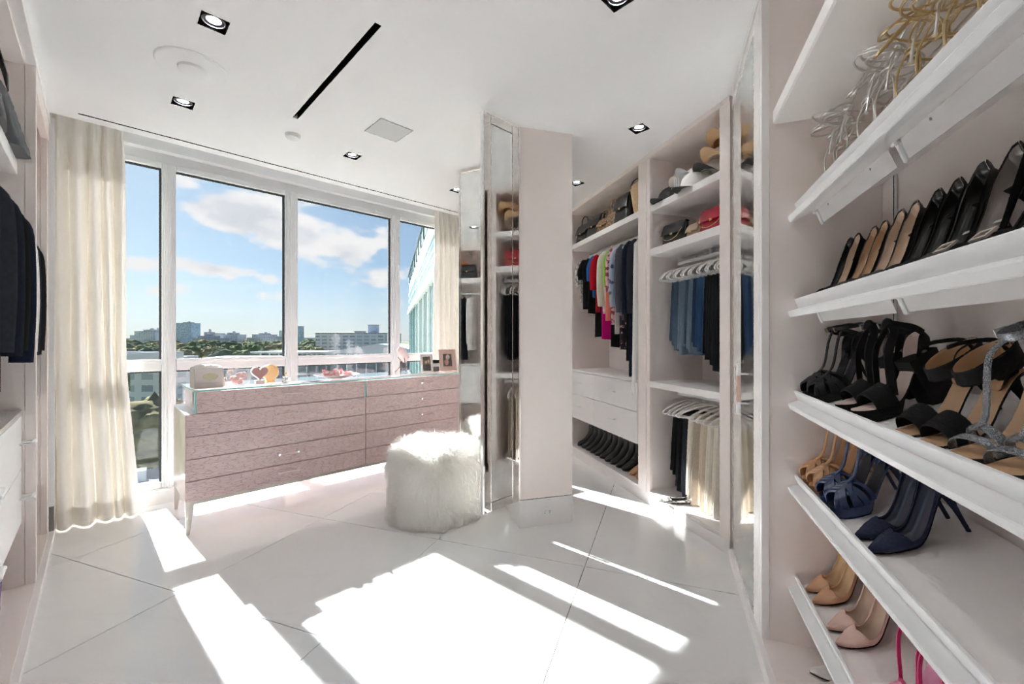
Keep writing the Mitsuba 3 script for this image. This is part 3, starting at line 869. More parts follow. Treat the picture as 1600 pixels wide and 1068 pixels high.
def suede(c):
    return lambda p, n, uv: mi.Color3f(c) * (.75 + .5 * noise(p.x * 160, p.y * 160, p.z * 160))


P('m_blk_suede', suede((.007, .007, .0075)), .8, sheen=.15, specular=.15)
P('m_blk_leather', (.006, .006, .0065), .28, specular=.35)
P('m_blk_satin', (.009, .009, .010), .5, specular=.25)
P('m_sole_black', (.02, .02, .02), .5)
P('m_tan_lining', (.52, .33, .19), .42)
P('m_beige_lining', (.60, .44, .32), .42)
P('m_black_lining', (.008, .008, .008), .22, specular=.4)
P('m_grey_lining', (.20, .175, .16), .25, specular=.6)
P('m_navy_velvet', suede((.012, .016, .042)), .7, sheen=.5, specular=.2)
P('m_navy_lining', (.008, .013, .035), .22)
P('m_navy_leather', (.012, .028, .085), .30, specular=.6)
P('m_navy_insole', (.008, .011, .018), .4, specular=.25)
P('m_camel', (.46, .245, .115), .35)
P('m_camel_plat', (.44, .25, .13), .4)
P('m_nude_tan', (.52, .28, .155), .12, specular=.6, clearcoat=.5)
P('m_nude_lining', (.60, .40, .22), .35)
P('m_nude_pink', (.64, .44, .38), .32, specular=.5)
P('m_taupe_lining', (.46, .33, .25), .4)
P('m_red_sole', (.10, .03, .02), .25)
P('m_goldleather', (.54, .41, .22), .35, metallic=.55)
P('m_silverleather', (.60, .585, .56), .32, metallic=.6)
P('m_magenta', (.50, .022, .13), .25)
P('m_pink_clear', (.70, .25, .42), .12, specular=.8)
P('m_ivory', (.78, .74, .66), .5)
P('m_palewhite', (.74, .72, .68), .5)
P('m_glitter', lambda p, n, uv: mix((.06, .065, .075), (.62, .64, .68), smoothstep(.55, .95, cell_rand(p.x * 900, p.y * 900, p.z * 900))), .3, metallic=.6)
P('m_insole_pink', (.62, .49, .45), .5)

# second shelf: dark pumps, toes against the fence
G2 = 'black pumps on the second slanted shelf'
for k, (s, yaw, kw, lab) in enumerate([
    (1.955, 4, dict(upper='m_blk_suede', lining='m_black_lining', H=.095), 'black pointed pump against the side panel, first on the second shelf'),
    (1.885, 4, dict(upper='m_blk_suede', lining='m_beige_lining', H=.095), 'black pointed pump with beige inside, second from the side panel on the second shelf'),
    (1.765, 3, dict(upper='m_blk_leather', lining='m_tan_lining', H=.09), 'black pump with tan inside, third from the side panel on the second shelf'),
    (1.690, 3, dict(upper='m_blk_leather', lining='m_tan_lining', H=.09), 'black pump with wide tan inside, fourth from the side panel on the second shelf'),
    (1.585, 3, dict(upper='m_blk_leather', lining='m_beige_lining', H=.095), 'black pump with narrow beige inside, fifth from the side panel on the second shelf'),
    (1.505, 3, dict(upper='m_blk_leather', lining='m_beige_lining', H=.095), 'black pump with broad beige inside, sixth from the side panel on the second shelf'),
    (1.405, 2, dict(upper='m_blk_suede', lining='m_black_lining', H=.095), 'all black pump between the beige lined and the buckled pairs'),
    (1.325, 2, dict(upper='m_blk_suede', lining='m_black_lining', H=.095), 'all black pump left of the grey lined pair on the second shelf'),
    (1.235, 2, dict(upper='m_blk_leather', lining='m_black_lining', H=.10, inlay='m_palewhite'), 'tall glossy black pump with dark lining and a pale stripe inside'),
    (1.140, 2, dict(upper='m_blk_suede', lining='m_grey_lining', H=.10, inlay='m_palewhite', ornament='m_palebuckle', pointed=False), 'large black pump with grey shiny inside and a square toe buckle'),
    (1.030, 0, dict(upper='m_blk_suede', lining='m_black_lining', H=.085, ornament='m_palebuckle', pointed=False, kind='block'), 'black pump with long pale buckle, near end of the second shelf'),
    (.935, 0, dict(upper='m_blk_satin', lining='m_grey_lining', H=.10, pointed=False, kind='block', inlay='m_ivory'), 'black block heel shoe with ivory insole label at the near end of the second shelf'),
]):
    pump(on_shelf(1, s, yaw), lab, G2, sole='m_sole_black', **kw)
P('m_palebuckle', (.70, .60, .52), .3, metallic=.4)

# third shelf: black sandals
G3 = 'black sandals on the third slanted shelf'
sandal(on_shelf(2, 1.940, 3), 'black braided platform sandal against the side panel on the third shelf', G3, 'braid', 'm_blk_leather', 'm_navy_insole', p=.028, H=.125)
sandal(on_shelf(2, 1.850, 3), 'black braided platform sandal with gold buckle, second on the third shelf', G3, 'braid', 'm_blk_satin', 'm_navy_insole', p=.028, H=.125)
sandal(on_shelf(2, 1.600, 4), 'far shoe of the black suede block heel pair with pink insole', G3, 'block', 'm_blk_suede', 'm_insole_pink', p=.030, H=.125)
sandal(on_shelf(2, 1.475, 6), 'near shoe of the black suede block heel pair, thick heel in full view', G3, 'block', 'm_blk_suede', 'm_insole_pink', p=.030, H=.125)
sandal(on_shelf(2, 1.285, 4), 'far black suede sandal with wide ankle band and tan insole', G3, 'band', 'm_blk_suede', 'm_tan_lining', p=.004, H=.09)
sandal(on_shelf(2, 1.175, 5), 'near black suede sandal with wide ankle band, beside the glitter sandals', G3, 'band', 'm_blk_suede', 'm_tan_lining', p=.004, H=.09)
sandal(on_shelf(2, 1.045, 5), 'far silver glitter strap sandal with tan insole', G3, 'glitter', 'm_glitter', 'm_tan_lining', platm='m_blk_satin', p=.012, H=.115)
sandal(on_shelf(2, .945, 5), 'near silver glitter strap sandal at the cut edge of the third shelf', G3, 'glitter', 'm_glitter', 'm_tan_lining', platm='m_blk_satin', p=.012, H=.115)

# fourth shelf
sandal(on_shelf(3, 1.945, 3), 'far camel leather braided platform sandal, against the side panel', 'camel platform sandals', 'braid', 'm_camel', 'm_camel', 'm_camel_plat', p=.030, H=.125)
sandal(on_shelf(3, 1.860, 3), 'near camel leather braided platform sandal, beside the navy sandals', 'camel platform sandals', 'braid', 'm_camel', 'm_camel', 'm_camel_plat', p=.030, H=.125)
sandal(on_shelf(3, 1.750, 4), 'far navy braided platform sandal with gold buckle, behind its mate', 'navy platform sandals', 'braid', 'm_navy_leather', 'm_navy_insole', 'm_navy_leather', p=.030, H=.125)
sandal(on_shelf(3, 1.655, 4), 'near navy braided platform sandal with gold emblem inside', 'navy platform sandals', 'braid', 'm_navy_leather', 'm_navy_insole', 'm_navy_leather', p=.030, H=.125)
pump(on_shelf(3, 1.480, 8, L=.225), 'far shoe of the navy velvet pointed pumps', 'navy velvet pumps', 'm_navy_velvet', 'm_navy_lining', L=.225, H=.11)
pump(on_shelf(3, 1.395, 8, L=.225), 'near shoe of the navy velvet pointed pumps, thin heel in view', 'navy velvet pumps', 'm_navy_velvet', 'm_navy_lining', L=.225, H=.11)

# lowest slanted shelf
pump(on_shelf(4, 1.935, 5), 'far glossy tan pointed pump against the side panel', 'glossy tan pumps', 'm_nude_tan', 'm_nude_lining', 'm_red_sole', H=.10)
pump(on_shelf(4, 1.855, 5), 'near glossy tan pointed pump, beside the blush pumps', 'glossy tan pumps', 'm_nude_tan', 'm_nude_lining', 'm_red_sole', H=.10)
pump(on_shelf(4, 1.705, 6), 'far blush pink pointed pump, beside the tan pumps', 'blush pink pumps', 'm_nude_pink', 'm_taupe_lining', 'm_red_sole', H=.10)
pump(on_shelf(4, 1.625, 6), 'near blush pink pointed pump with its whole side in view', 'blush pink pumps', 'm_nude_pink', 'm_taupe_lining', 'm_red_sole', H=.10)
sandal(on_shelf(4, 1.36, 6), 'far magenta strap sandal on the lowest shelf', 'magenta strap sandals', 'magenta', 'm_magenta', 'm_pink_clear', p=.012, H=.11)
sandal(on_shelf(4, 1.26, 6), 'near magenta strap sandal on the lowest shelf, at the bottom edge', 'magenta strap sandals', 'magenta', 'm_magenta', 'm_pink_clear', p=.012, H=.11)

# cabinet floor
for s, lab in ((1.845, 'far pale grey pointed flat on the shoe cabinet floor'), (1.765, 'near pale grey pointed flat on the shoe cabinet floor')):
    pump(mul(R, mv(.500, s, .0645), rotz(180), mv(-.235, 0, .0008)), lab, 'pale grey flats', 'm_palewhite', 'm_taupe_lining', L=.235, H=.018)

# top slanted shelf
for s, lab, m, m2 in ((1.90, 'tangled thin strap gold sandal nearest the side panel on the top slanted shelf', 'm_silverleather', 'm_goldleather'), (1.80, 'second thin strap sandal from the side panel on the top slanted shelf', 'm_silverleather', 'm_goldleather'),
                      (1.60, 'third thin strap sandal from the side panel, silver with long laces', 'm_silverleather', 'm_silverleather'), (1.48, 'fourth thin strap sandal from the side panel, silver beside the golden ones', 'm_silverleather', 'm_silverleather'),
                      (1.36, 'fifth thin strap sandal from the side panel, golden beside the silver ones', 'm_goldleather', 'm_goldleather'), (1.26, 'sixth thin strap sandal from the side panel, golden', 'm_goldleather', 'm_goldleather'),
                      (1.15, 'seventh thin strap sandal from the side panel, golden, at the top edge of the photo', 'm_goldleather', 'm_goldleather')):
    sandal(on_shelf(0, s, 4), lab, 'thin strap sandals on the top slanted shelf', 'wire', m, 'm_goldleather', m2, p=.010, H=.105, buckle='m_chrome')


# ------------------------------------------------------------------ boots in the long closet
def etube(pts, ra, rb, n=16, up=(0, 0, 1)):
    p = np.asarray(pts, float)
    t = np.gradient(p, axis=0); t /= np.linalg.norm(t, axis=1, keepdims=True)
    y = np.array([0, 1.0, 0])
    b = np.cross(t, y); b /= np.linalg.norm(b, axis=1, keepdims=True)
    g = np.arange(n) * 2 * PI / n
    v = p[:, None] + np.asarray(ra)[:, None, None] * np.cos(g)[None, :, None] * y + np.asarray(rb)[:, None, None] * np.sin(g)[None, :, None] * b[:, None]
    return grid_mesh(v, wrap=True, caps=True)


def boot(F, label, group, m, h=.22, heel=.05, solem='m_sole_black', toe=1.0):
    t = thing('ankle_boot', label, 'boot', group)
    L = .25
    pts = spline([(L, 0, .016), (L * .93, 0, .024), (L * .75, 0, .036), (L * .52, 0, .058), (L * .33, 0, .075 + heel * .5), (L * .22, 0, .115 + heel * .5), (L * .20, 0, .16 + heel * .4), (L * .19, 0, h)], 5)
    k = np.linspace(0, 7, len(pts))
    ra = ip(k, range(8), [.008, .024 * toe, .039, .037, .036, .036, .040, .046])
    rb = ip(k, range(8), [.008, .017, .028, .042, .054, .056, .052, .056])
    put('upper', etube(pts, ra, rb), m, t, F=F, smooth=50)
    put('opening', at(F, cat(etube([(L * .19, 0, h - .001), (L * .19, 0, h + .0015)], [.042, .042], [.052, .052]))), 'm_black', t)
    S = []
    for x in np.linspace(0, 1, 16):
        w = ip(x, *W_ROUND) * 1.04
        z1 = sole_z(x, heel, .008)
        S.append([[L * x, -w, z1 - .008], [L * x, -w, z1 + .002], [L * x, w, z1 + .002], [L * x, w, z1 - .008]])
    put('sole', grid_mesh(np.array(S), wrap=True, caps=True), solem, t, F=F)
    put('heel', block_heel(heel, .004, .060, .028, .026), solem, t, F=F)
    return t


P('m_blk_boot', (.016, .016, .017), .35)
P('m_blk_boot2', (.022, .022, .023), .55)
P('m_tan_boot', suede((.44, .26, .145)), .7)
P('m_brown_boot', suede((.23, .12, .07)), .6)
P('m_snake', lambda p, n, uv: mix((.55, .52, .48), (.12, .11, .10), smoothstep(.35, .6, noise(p.x * 70, p.y * 70, p.z * 70))), .4)
bm = ['m_blk_boot', 'm_blk_boot2']
nth = ['first', 'second', 'third', 'fourth', 'fifth', 'sixth', 'seventh', 'eighth', 'ninth', 'tenth', 'eleventh', 'twelfth', 'thirteenth', 'fourteenth', 'fifteenth', 'sixteenth']
boots = [(4.36 - .105 * i, bm[i % 2], 'black', .235 + .02 * (i % 3 == 1)) for i in range(10)] + [(3.285, 'm_tan_boot', 'tan', .23), (3.185, 'm_tan_boot', 'tan', .23)]
for i, (tt, m, col, h) in enumerate(boots):
    lab = f'{nth[i]} black ankle boot in the row under the drawers, counted from the column' if col == 'black' else ['tan suede ankle boot next to the black boots', 'tan suede ankle boot at the closet stile'][i - 10]
    boot(mul(C, mv(2.02, tt, .1045), rotz(180 + 3), mv(-.25, 0, 0)), lab, 'ankle boots under the drawers', m, h, .045 if col == 'black' else .05, m if col == 'tan' else 'm_sole_black')
pump(mul(C, mv(2.000, 3.105, .1045), rotz(180), mv(-.23, 0, 0)), 'snake print flat shoe beside the tan boots at the closet stile', 'snake print flats', 'm_snake', 'm_taupe_lining', L=.23, H=.012, pointed=False)
for i, (tt, m, lab) in enumerate(((3.60, 'm_brown_boot', 'brown boot in the back row under the drawers, nearer the column'), (3.42, 'm_snake', 'snake print boot in the back row under the drawers'), (3.30, 'm_snake', 'patterned boot in the back row behind the tan boots'))):
    boot(mul(C, mv(2.20, tt, .1045), rotz(176), mv(-.2, 0, 0)), lab, 'boots in the back row', m, .25, .05)
# flat black and white shoe on the floor of the two-rod section
pump(mul(C, mv(2.03, 2.62, .1045), rotz(150), mv(-.10, 0, 0)), 'flat grey shoe lying on the closet floor under the trousers', None, 'm_snake', 'm_black_lining', L=.25, H=.012)

# ------------------------------------------------------------------ curtains
def linen(c):
    return lambda p, n, uv: mi.Color3f(c) * (.93 + .10 * noise(p.x * 40, p.y * 40, p.z * 900) + .04 * noise(p.x * 700, p.y * 700, p.z * 30))


scene['m_curtain'] = {'type': 'principledthin', 'base_color': proc(linen((.90, .865, .81))), 'roughness': .9, 'diff_trans': .07, 'spec_trans': 0.0, 'eta': 1.33}
scene['m_sheer'] = scene['m_curtain']


def curtain(label, ua0, ua1, ub0, ub1, v, nfold, seed, mat='m_curtain', ztop=2.90, zb=.008):
    rg = np.random.default_rng(seed)
    ph = np.cumsum(rg.uniform(.6, 1.4, nfold + 1)); ph = (ph - ph[0]) / (ph[-1] - ph[0])
    nx, nz = nfold * 14 + 1, 46
    s = np.linspace(0, 1, nx)
    fold = np.interp(s, ph, np.arange(nfold + 1))       # fold phase
    amp = np.interp(fold, np.arange(nfold + 1), rg.uniform(.6, 1.25, nfold + 1))
    V = []
    for k in np.linspace(0, 1, nz):
        z = ztop + (zb - ztop) * k
        u0, u1 = ua0 + (ub0 - ua0) * smooth01(k), ua1 + (ub1 - ua1) * (.35 * k + .65 * smooth01((k - .55) / .45))
        low = smooth01((k - .02) / .12)
        depth = (.016 + .042 * low) * amp
        wav = np.sin(2 * PI * fold + .5 * np.sin(3 * k + fold)) + (1 - low) * .35 * np.sin(6 * PI * fold)
        wob = .006 * np.sin(5 * k + 2.1 * fold + seed)
        zz = z + (.02 * np.sin(2 * PI * fold * .5 + 1) * (k > .97))
        V.append(np.stack([u0 + (u1 - u0) * s + .010 * low * np.cos(2 * PI * fold) + wob, v + depth * wav, np.full(nx, z) + 0 * zz], 1))
    V = np.array(V)
    t = thing('curtain', label, 'curtain')
    put('panel', grid_mesh(V), mat, t, F=W, smooth=True)
    hem = V[-3:].copy(); hem[:, :, 1] -= .002
    put('hem', grid_mesh(hem), mat, t, F=W, smooth=True)
    top = V[:4].copy(); top[:, :, 1] -= .002
    put('pleat_tape', grid_mesh(top), mat, t, F=W, smooth=True)
    return t


curtain('floor length cream linen curtain at the left end of the window', -.235, .115, -.235, .205, 4.205, 5, 3)
curtain('floor length cream curtain at the right end of the window behind the dresser', 2.84, 3.28, 2.83, 3.28, 4.225, 7, 8)

# ------------------------------------------------------------------ white fur pouf
PX, PY = -.57, 3.185
pf = thing('fur_pouf', 'round white long haired fur pouf in front of the dresser beside the folding mirror', 'pouf')
prof = [(0, .010), (.25, .012), (.305, .03), (.318, .08), (.318, .38), (.302, .455), (.255, .495), (.12, .508), (0, .510)]
D('m_fur', (.70, .68, .64))
scene['m_hair'] = {'type': 'principledthin', 'base_color': {'type': 'rgb', 'value': [.95, .935, .90]}, 'roughness': .6, 'diff_trans': .7, 'spec_trans': 0.0, 'eta': 1.3}
body = lathe(prof, 48)
put('body', at(mv(PX, PY), body), 'm_fur', pf, smooth=50)
rg = np.random.default_rng(5)
N = 62000
pts_, fi = trimesh.sample.sample_surface(body, N, seed=7)
nn = body.face_normals[fi]
flip = (nn[:, :2] * pts_[:, :2]).sum(1) + nn[:, 2] * (pts_[:, 2] - .25) < 0
nn[flip] *= -1
keep = pts_[:, 2] > .02
pts_, nn = pts_[keep], nn[keep]
N = len(pts_)
clump = np.stack([meshkit.noise(pts_ * 14 + o, 3) - .5 for o in (0, 31, 67)], 1) * 3.4
jit = rg.normal(0, .33, (N, 3))
topness = np.clip(nn[:, 2], 0, 1)[:, None]
L = rg.uniform(.045, .095, N)[:, None]
d0 = nn + .45 * clump + jit
d0 /= np.linalg.norm(d0, axis=1, keepdims=True)
drop = np.array([0, 0, -1.0]) * (1 - topness) + np.array([0, 0, -.15]) * topness
pos, d, rows_ = pts_.copy(), d0.copy(), []
steps = 4
for k in range(steps + 1):
    rows_.append(pos.copy())
    d = d + drop * .55 + .25 * clump
    d /= np.linalg.norm(d, axis=1, keepdims=True)
    pos = pos + d * L / steps
    pos[:, 2] = np.maximum(pos[:, 2], .003)
rows_ = np.array(rows_)                                           # (5, N, 3)
side = np.cross(d0, rg.normal(0, 1, (N, 3))); side /= np.linalg.norm(side, axis=1, keepdims=True)
wd = np.array([.0022, .0021, .0018, .0013, .0004])[:, None, None]
Vh = np.stack([rows_ - side * wd, rows_ + side * wd], 2).transpose(1, 0, 2, 3).reshape(-1, 3)   # N * 5 * 2
base = (np.arange(N) * 10)[:, None, None]
q = np.array([[2 * k, 2 * k + 1, 2 * k + 3] for k in range(steps)] + [[2 * k, 2 * k + 3, 2 * k + 2] for k in range(steps)])[None]
fur = trimesh.Trimesh(Vh + [PX, PY, 0], (base + q).reshape(-1, 3), process=False)
put('fur', fur, 'm_hair', pf, kind='stuff')

# ------------------------------------------------------------------ hangers and clothes
P('m_hanger_white', (.80, .78, .75), .35)
P('m_hanger_clear', (.78, .78, .79), .12, specular=.9)


def hanger(F, label, group, mat, hook='m_chrome', w=.20, drop=.135, r=.005, bar=True):
    t = thing('clothes_hanger', label, 'hanger', group)
    g = np.linspace(PI * 1.15, -PI * .5, 12)
    hk = [(0 + .020 * math.cos(a), 0, .018 - .020 + .020 * math.sin(a) + .002) for a in g]
    put('hook', at(F, tube(np.array(hk + [(0, 0, -.03), (0, 0, -.062)]), .0022, 6)), hook, t, smooth=40)
    sh = spline([(0, 0, -.058), (.05, 0, -.068), (w * .75, 0, -.105), (w, 0, -drop), (w * .97, 0, -drop - .016), (w * .8, 0, -drop - .02), (0, 0, -drop - .02)], 4)
    full = np.vstack([sh[:-1], (sh * [-1, 1, 1])[::-1][:-1]])
    put('shoulder_bar', at(F, tube(full, r, 7, closed=True)), mat, t, smooth=40)
    return t


def rippled(x, z, seed, amp, z0, z1):
    k = np.clip((z0 - z) / max(z0 - z1, 1e-6), 0, 1)
    return amp * k * (np.sin(28 * x + seed) + .6 * np.sin(51 * x + 2 * seed + 3 * k)) * .5


def garment(F, name, label, catg, group, mat, length, a=.20, sleeve=0, flare=1.0, b=.020, seed=0, top='shirt', ztop=-.075, sleeve_m=None, rib=None):
    t = thing(name, label, catg, group)
    zs = np.concatenate([np.linspace(0, .10, 7)[:-1], np.linspace(.10, length, 14)])
    V = []
    n = 44
    g = np.arange(n) * 2 * PI / n
    for d in zs:
        if top == 'shirt':
            aa = ip(d, [0, .012, .05, .085, .13, length], [.050, .075, a * .80, a * .985, a, a * flare])
            bb = ip(d, [0, .03, .12, length], [.006, .012, b, b * 1.1])
        else:
            aa = ip(d, [0, .008, .03, length], [a * .9, a, a, a * flare])
            bb = ip(d, [0, .008, .05, length], [.003, .009, b, b * 1.1])
        x = aa * np.sign(np.cos(g)) * np.abs(np.cos(g)) ** .7
        y = bb * np.sin(g) + rippled(x, -d, seed, .014, -.03, -length)
        zz = np.full(n, ztop - d) + (.012 * np.sin(9 * x + seed) if d == zs[-1] else 0)
        V.append(np.stack([x, y, zz], 1))
    put('body', grid_mesh(np.array(V), wrap=True, caps=True), mat, t, F=F, smooth=60)
    if sleeve:
        for s in (-1, 1):
            p0 = np.array([s * (a - .018), 0, ztop - .085])
            pts = spline([p0 + [-s * .03, 0, .02], p0, p0 + [s * .030, .004, -.06], p0 + [s * .042, .006 * math.sin(seed), -sleeve * .55], p0 + [s * .038, .010 * math.cos(seed), -sleeve]], 5)
            k = np.linspace(0, 1, len(pts))
            m = etube(pts, .018 + .006 * np.sin(3 * k + seed), ip(k, [0, .15, .4, 1], [.035, .058, .052, .040]), 14)
            put('sleeve', m, sleeve_m or mat, t, F=F, smooth=60)
    if rib:
        z = ztop - length
        rr2 = []
        for d in (0, .01, .055, .06):
            x = a * flare * (.96 if d in (0, .06) else .94) * np.sign(np.cos(g)) * np.abs(np.cos(g)) ** .7
            rr2.append(np.stack([x, b * np.sin(g) + .003 * np.sin(40 * g), np.full(n, z + .01 - d)], 1))
        put('rib_hem', grid_mesh(np.array(rr2), wrap=True, caps=True), rib, t, F=F, smooth=40, label='ribbed knit hem')
    return t


def trousers(F, name, label, catg, group, mat, length, a=.105, seed=0, ztop=-.145, off=0.0, b=.017):
    """folded over the hanger's bar: two hanging layers"""
    t = thing(name, label, catg, group)
    n = 34
    g = np.arange(n) * 2 * PI / n
    for j, (yo, le) in enumerate(((-.011, length), (.011, length * .93))):
        V = []
        for d in np.concatenate([np.linspace(0, .04, 5)[:-1], np.linspace(.04, le, 12)]):
            aa = a * ip(d, [0, .3 * le, le], [.92, 1.0, 1.10]) * (.55 if d == 0 else 1)
            x = aa * np.sign(np.cos(g)) * np.abs(np.cos(g)) ** .5
            y = yo * min(1, .25 + d / .04) + .62 * b * np.sin(g) * (.4 if d == 0 else 1) + rippled(x * 1.4, -d, seed + j, .010, 0, -le)
            zz = np.full(n, ztop - d) + (.010 * np.sin(30 * x + seed + j) if d > le - .001 else 0) + (.010 if d == 0 else 0)
            V.append(np.stack([x + off, y, zz], 1))
        put('leg', grid_mesh(np.array(V), wrap=True, caps=True), mat, t, F=F, smooth=60)
    return t


def cloth(name, c, amt=.25, rough=.8, f=1.0):
    return P(name, lambda p, n, uv: mi.Color3f(c) * (1 - amt * .5 + amt * noise(p.x * 90 * f, p.y * 90 * f, p.z * 60 * f)), rough, specular=.15)


def denim(name, c, c2):
    return P(name, lambda p, n, uv: mix(c, c2, smoothstep(.35, .75, noise(p.x * 9, p.y * 9, p.z * 5)) * .7 + .3 * noise(p.x * 400, p.y * 400, p.z * 120)), .8, specular=.2)


def print2(name, c, c2, f, thr=.5):
    return P(name, lambda p, n, uv: mix(c, c2, smoothstep(thr - .04, thr + .04, fbm(p.x * f, p.y * f, p.z * f * .8, 2))), .7, specular=.25)


cloth('c_black', (.008, .008, .009)); cloth('c_navy', (.010, .014, .030)); cloth('c_red', (.42, .008, .02)); cloth('c_cream', (.80, .75, .69), .12)
cloth('c_lime', (.30, .66, .10), .15); cloth('c_magenta', (.62, .008, .22), .15); cloth('c_coral', (.88, .24, .20), .15); cloth('c_sky', (.50, .56, .66), .15)
cloth('c_slate', (.115, .125, .155)); cloth('c_blue', (.02, .12, .36)); cloth('c_white', (.84, .83, .81), .08); cloth('c_charcoal', (.022, .026, .034))
cloth('c_knit', (.010, .013, .022)); cloth('c_beige', (.66, .57, .47), .12); cloth('c_stone', (.74, .69, .61), .12); cloth('c_khaki', (.40, .345, .28), .15)
print2('c_print_grey', (.30, .28, .27), (.75, .72, .70), 55); print2('c_print_red', (.28, .05, .09), (.76, .50, .52), 42, .48); print2('c_print_dark', (.03, .02, .03), (.55, .34, .34), 45, .62)
print2('c_print_blue', (.48, .55, .66), (.08, .12, .24), 26, .66)
denim('d_mid', (.055, .085, .13), (.115, .16, .22)); denim('d_light', (.12, .165, .22), (.24, .30, .36)); denim('d_dark', (.022, .04, .085), (.04, .065, .12))
denim('d_blue', (.028, .065, .14), (.065, .125, .23)); denim('d_black', (.010, .011, .014), (.02, .022, .026))

RZ1 = 2.262
GH = 'clear plastic hangers over the drawers'
HL = 'clear plastic hanger hanging empty among the clothes over the drawers'


def on_rod(p, t, z, yaw=0):
    return mul(C, mv(p, t, z), rotz(yaw))


tops = [  # t, kind, material, length, half width, sleeve, flare, label
    (4.235, 'blouse', 'c_print_grey', .47, .20, .22, 1.05, 'grey and white patterned blouse, leftmost on the rod over the drawers'),
    (4.175, 'top', 'c_black', .56, .205, .16, 1.0, 'black short top with flared sleeve next to the patterned blouse'),
    (4.105, 'top', 'c_black', .62, .19, .20, 1.0, 'black top between the flared black top and the blue one'),
    (3.955, 'shirt', 'c_blue', .45, .20, .20, 1.0, 'bright blue shirt left of the red top'),
    (3.875, 'top', 'c_red', .60, .20, .30, 1.0, 'deep red top with lace shoulder'),
    (3.745, 'cardigan', 'c_cream', .64, .20, .48, 1.0, 'cream knit cardigan between the red and the lime green tops'),
    (3.650, 'top', 'c_lime', .53, .19, .30, 1.0, 'lime green top beside the cream cardigan'),
    (3.555, 'blouse', 'c_print_red', .74, .20, .36, 1.05, 'red and white printed blouse'),
    (3.485, 'shirt', 'c_print_blue', .62, .195, .50, 1.0, 'pale blue shirt with dark pattern at its hem'),
    (3.405, 'jacket', 'c_slate', .72, .20, .56, 1.0, 'slate grey jacket left of the long black dress'),
    (3.330, 'dress', 'c_black', 1.08, .19, 0, 1.05, 'long black dress left of the navy coat'),
    (3.255, 'coat', 'c_navy', 1.20, .205, .58, 1.0, 'long navy coat beside the white gown'),
    (3.180, 'coat', 'c_charcoal', 1.16, .20, .58, 1.0, 'dark charcoal coat behind the white gown'),
]
SHORT = ['patterned grey blouse', 'flared black top', 'plain black top', 'bright blue shirt', 'deep red top', 'cream cardigan', 'lime green top', 'red printed blouse', 'pale blue shirt', 'slate jacket', 'long black dress', 'navy coat', 'charcoal coat']
for i, (t, nm, m, ln, a, sl, fl, lab) in enumerate(tops):
    F = on_rod(2.20, t, RZ1, (-3, 2, 4, -2)[i % 4])
    hanger(F, f'clear hanger on the rod over the drawers, holding the {SHORT[i]}', GH, 'm_hanger_clear')
    garment(F, nm, lab, nm, 'clothes on the rod over the drawers', m, ln, a, sl, fl, .024, seed=i * 1.7)
gown = garment(on_rod(2.18, 3.105, RZ1), 'gown', 'long sheer white gown hanging at the closet stile in front of the drawers', 'gown', None, 'c_white', 1.36, .235, 0, 1.09, .018, seed=4)
hanger(on_rod(2.18, 3.105, RZ1), 'clear hanger on the rod over the drawers, holding the white gown', GH, 'm_hanger_clear')
for t, yaw in ((4.33, 8), (4.40, -6), (4.29, 3), (4.03, 3), (3.99, -3), (3.70, 2), (3.60, -2), (3.445, 2), (3.365, -1), (3.215, 3)):
    hanger(on_rod(2.20, t, RZ1, yaw), HL, GH, 'm_hanger_clear')
bottoms = [
    (3.915, 'skirt', 'c_black', 4.2, .93, .46, 'black skirt below the red top'),
    (3.820, 'trousers', 'c_black', 4.1, .82, .70, 'black trousers between the red and the cream tops'),
    (3.785, 'dress', 'c_magenta', 4.0, .95, .52, 'magenta dress hem below the cream cardigan'),
    (3.700, 'dress', 'c_coral', 3.9, .78, .60, 'coral dress hem beside the magenta one'),
    (3.605, 'skirt', 'c_black', 3.9, 1.04, .50, 'long black skirt below the coral hem'),
    (3.525, 'skirt', 'c_cream', 3.8, .90, .48, 'cream skirt below the printed blouse'),
    (3.445, 'trousers', 'c_print_dark', 3.8, 1.06, .56, 'dark red patterned trousers below the pale blue shirt'),
    (3.365, 'skirt', 'c_print_dark', 3.7, .86, .5, 'patterned brown skirt below the slate jacket'),
]
for i, (t, nm, m, _, zb, le, lab) in enumerate(bottoms):
    garment(on_rod(2.20, t, RZ1), nm, lab, nm, 'clothes on the rod over the drawers', m, zb - .10, .185, 0, 1.03, .016, seed=i * 2.3 + 1, top='clip', ztop=-.10)

# jeans on white hangers
RZ2 = 1.917
jl = ['d_mid', 'd_mid', 'd_light', 'd_light', 'd_mid', 'd_light', 'd_dark', 'd_blue', 'd_blue', 'd_black', 'd_black', 'd_black', 'd_black', 'd_black', 'd_black', 'd_black']
jn = {'d_mid': 'mid blue jeans', 'd_light': 'faded light blue jeans', 'd_dark': 'dark indigo jeans', 'd_blue': 'bright blue jeans with frayed hem', 'd_black': 'black trousers'}
cnt = {}
for i, m in enumerate(jl):
    t = 2.815 - i * .0405
    F = on_rod(2.20, t, RZ2, (2, -2, 3, -1)[i % 4])
    hanger(F, f'white hanger above the jeans, {nth[i]} from the left on its rod', 'white hangers above the jeans', 'm_hanger_white', w=.21, r=.0064, drop=.15)
    cnt[m] = cnt.get(m, 0) + 1
    trousers(F, 'trousers' if m == 'd_black' else 'jeans', f'{jn[m]}, {nth[i]} from the left on the rod with white hangers', 'trousers' if m == 'd_black' else 'jeans', 'jeans and trousers on the upper rod', m, (.52 + .03 * ((i * 7) % 3)) if m != 'd_black' else .62 + .03 * (i % 3), .135, seed=i * 1.3, off=.035)
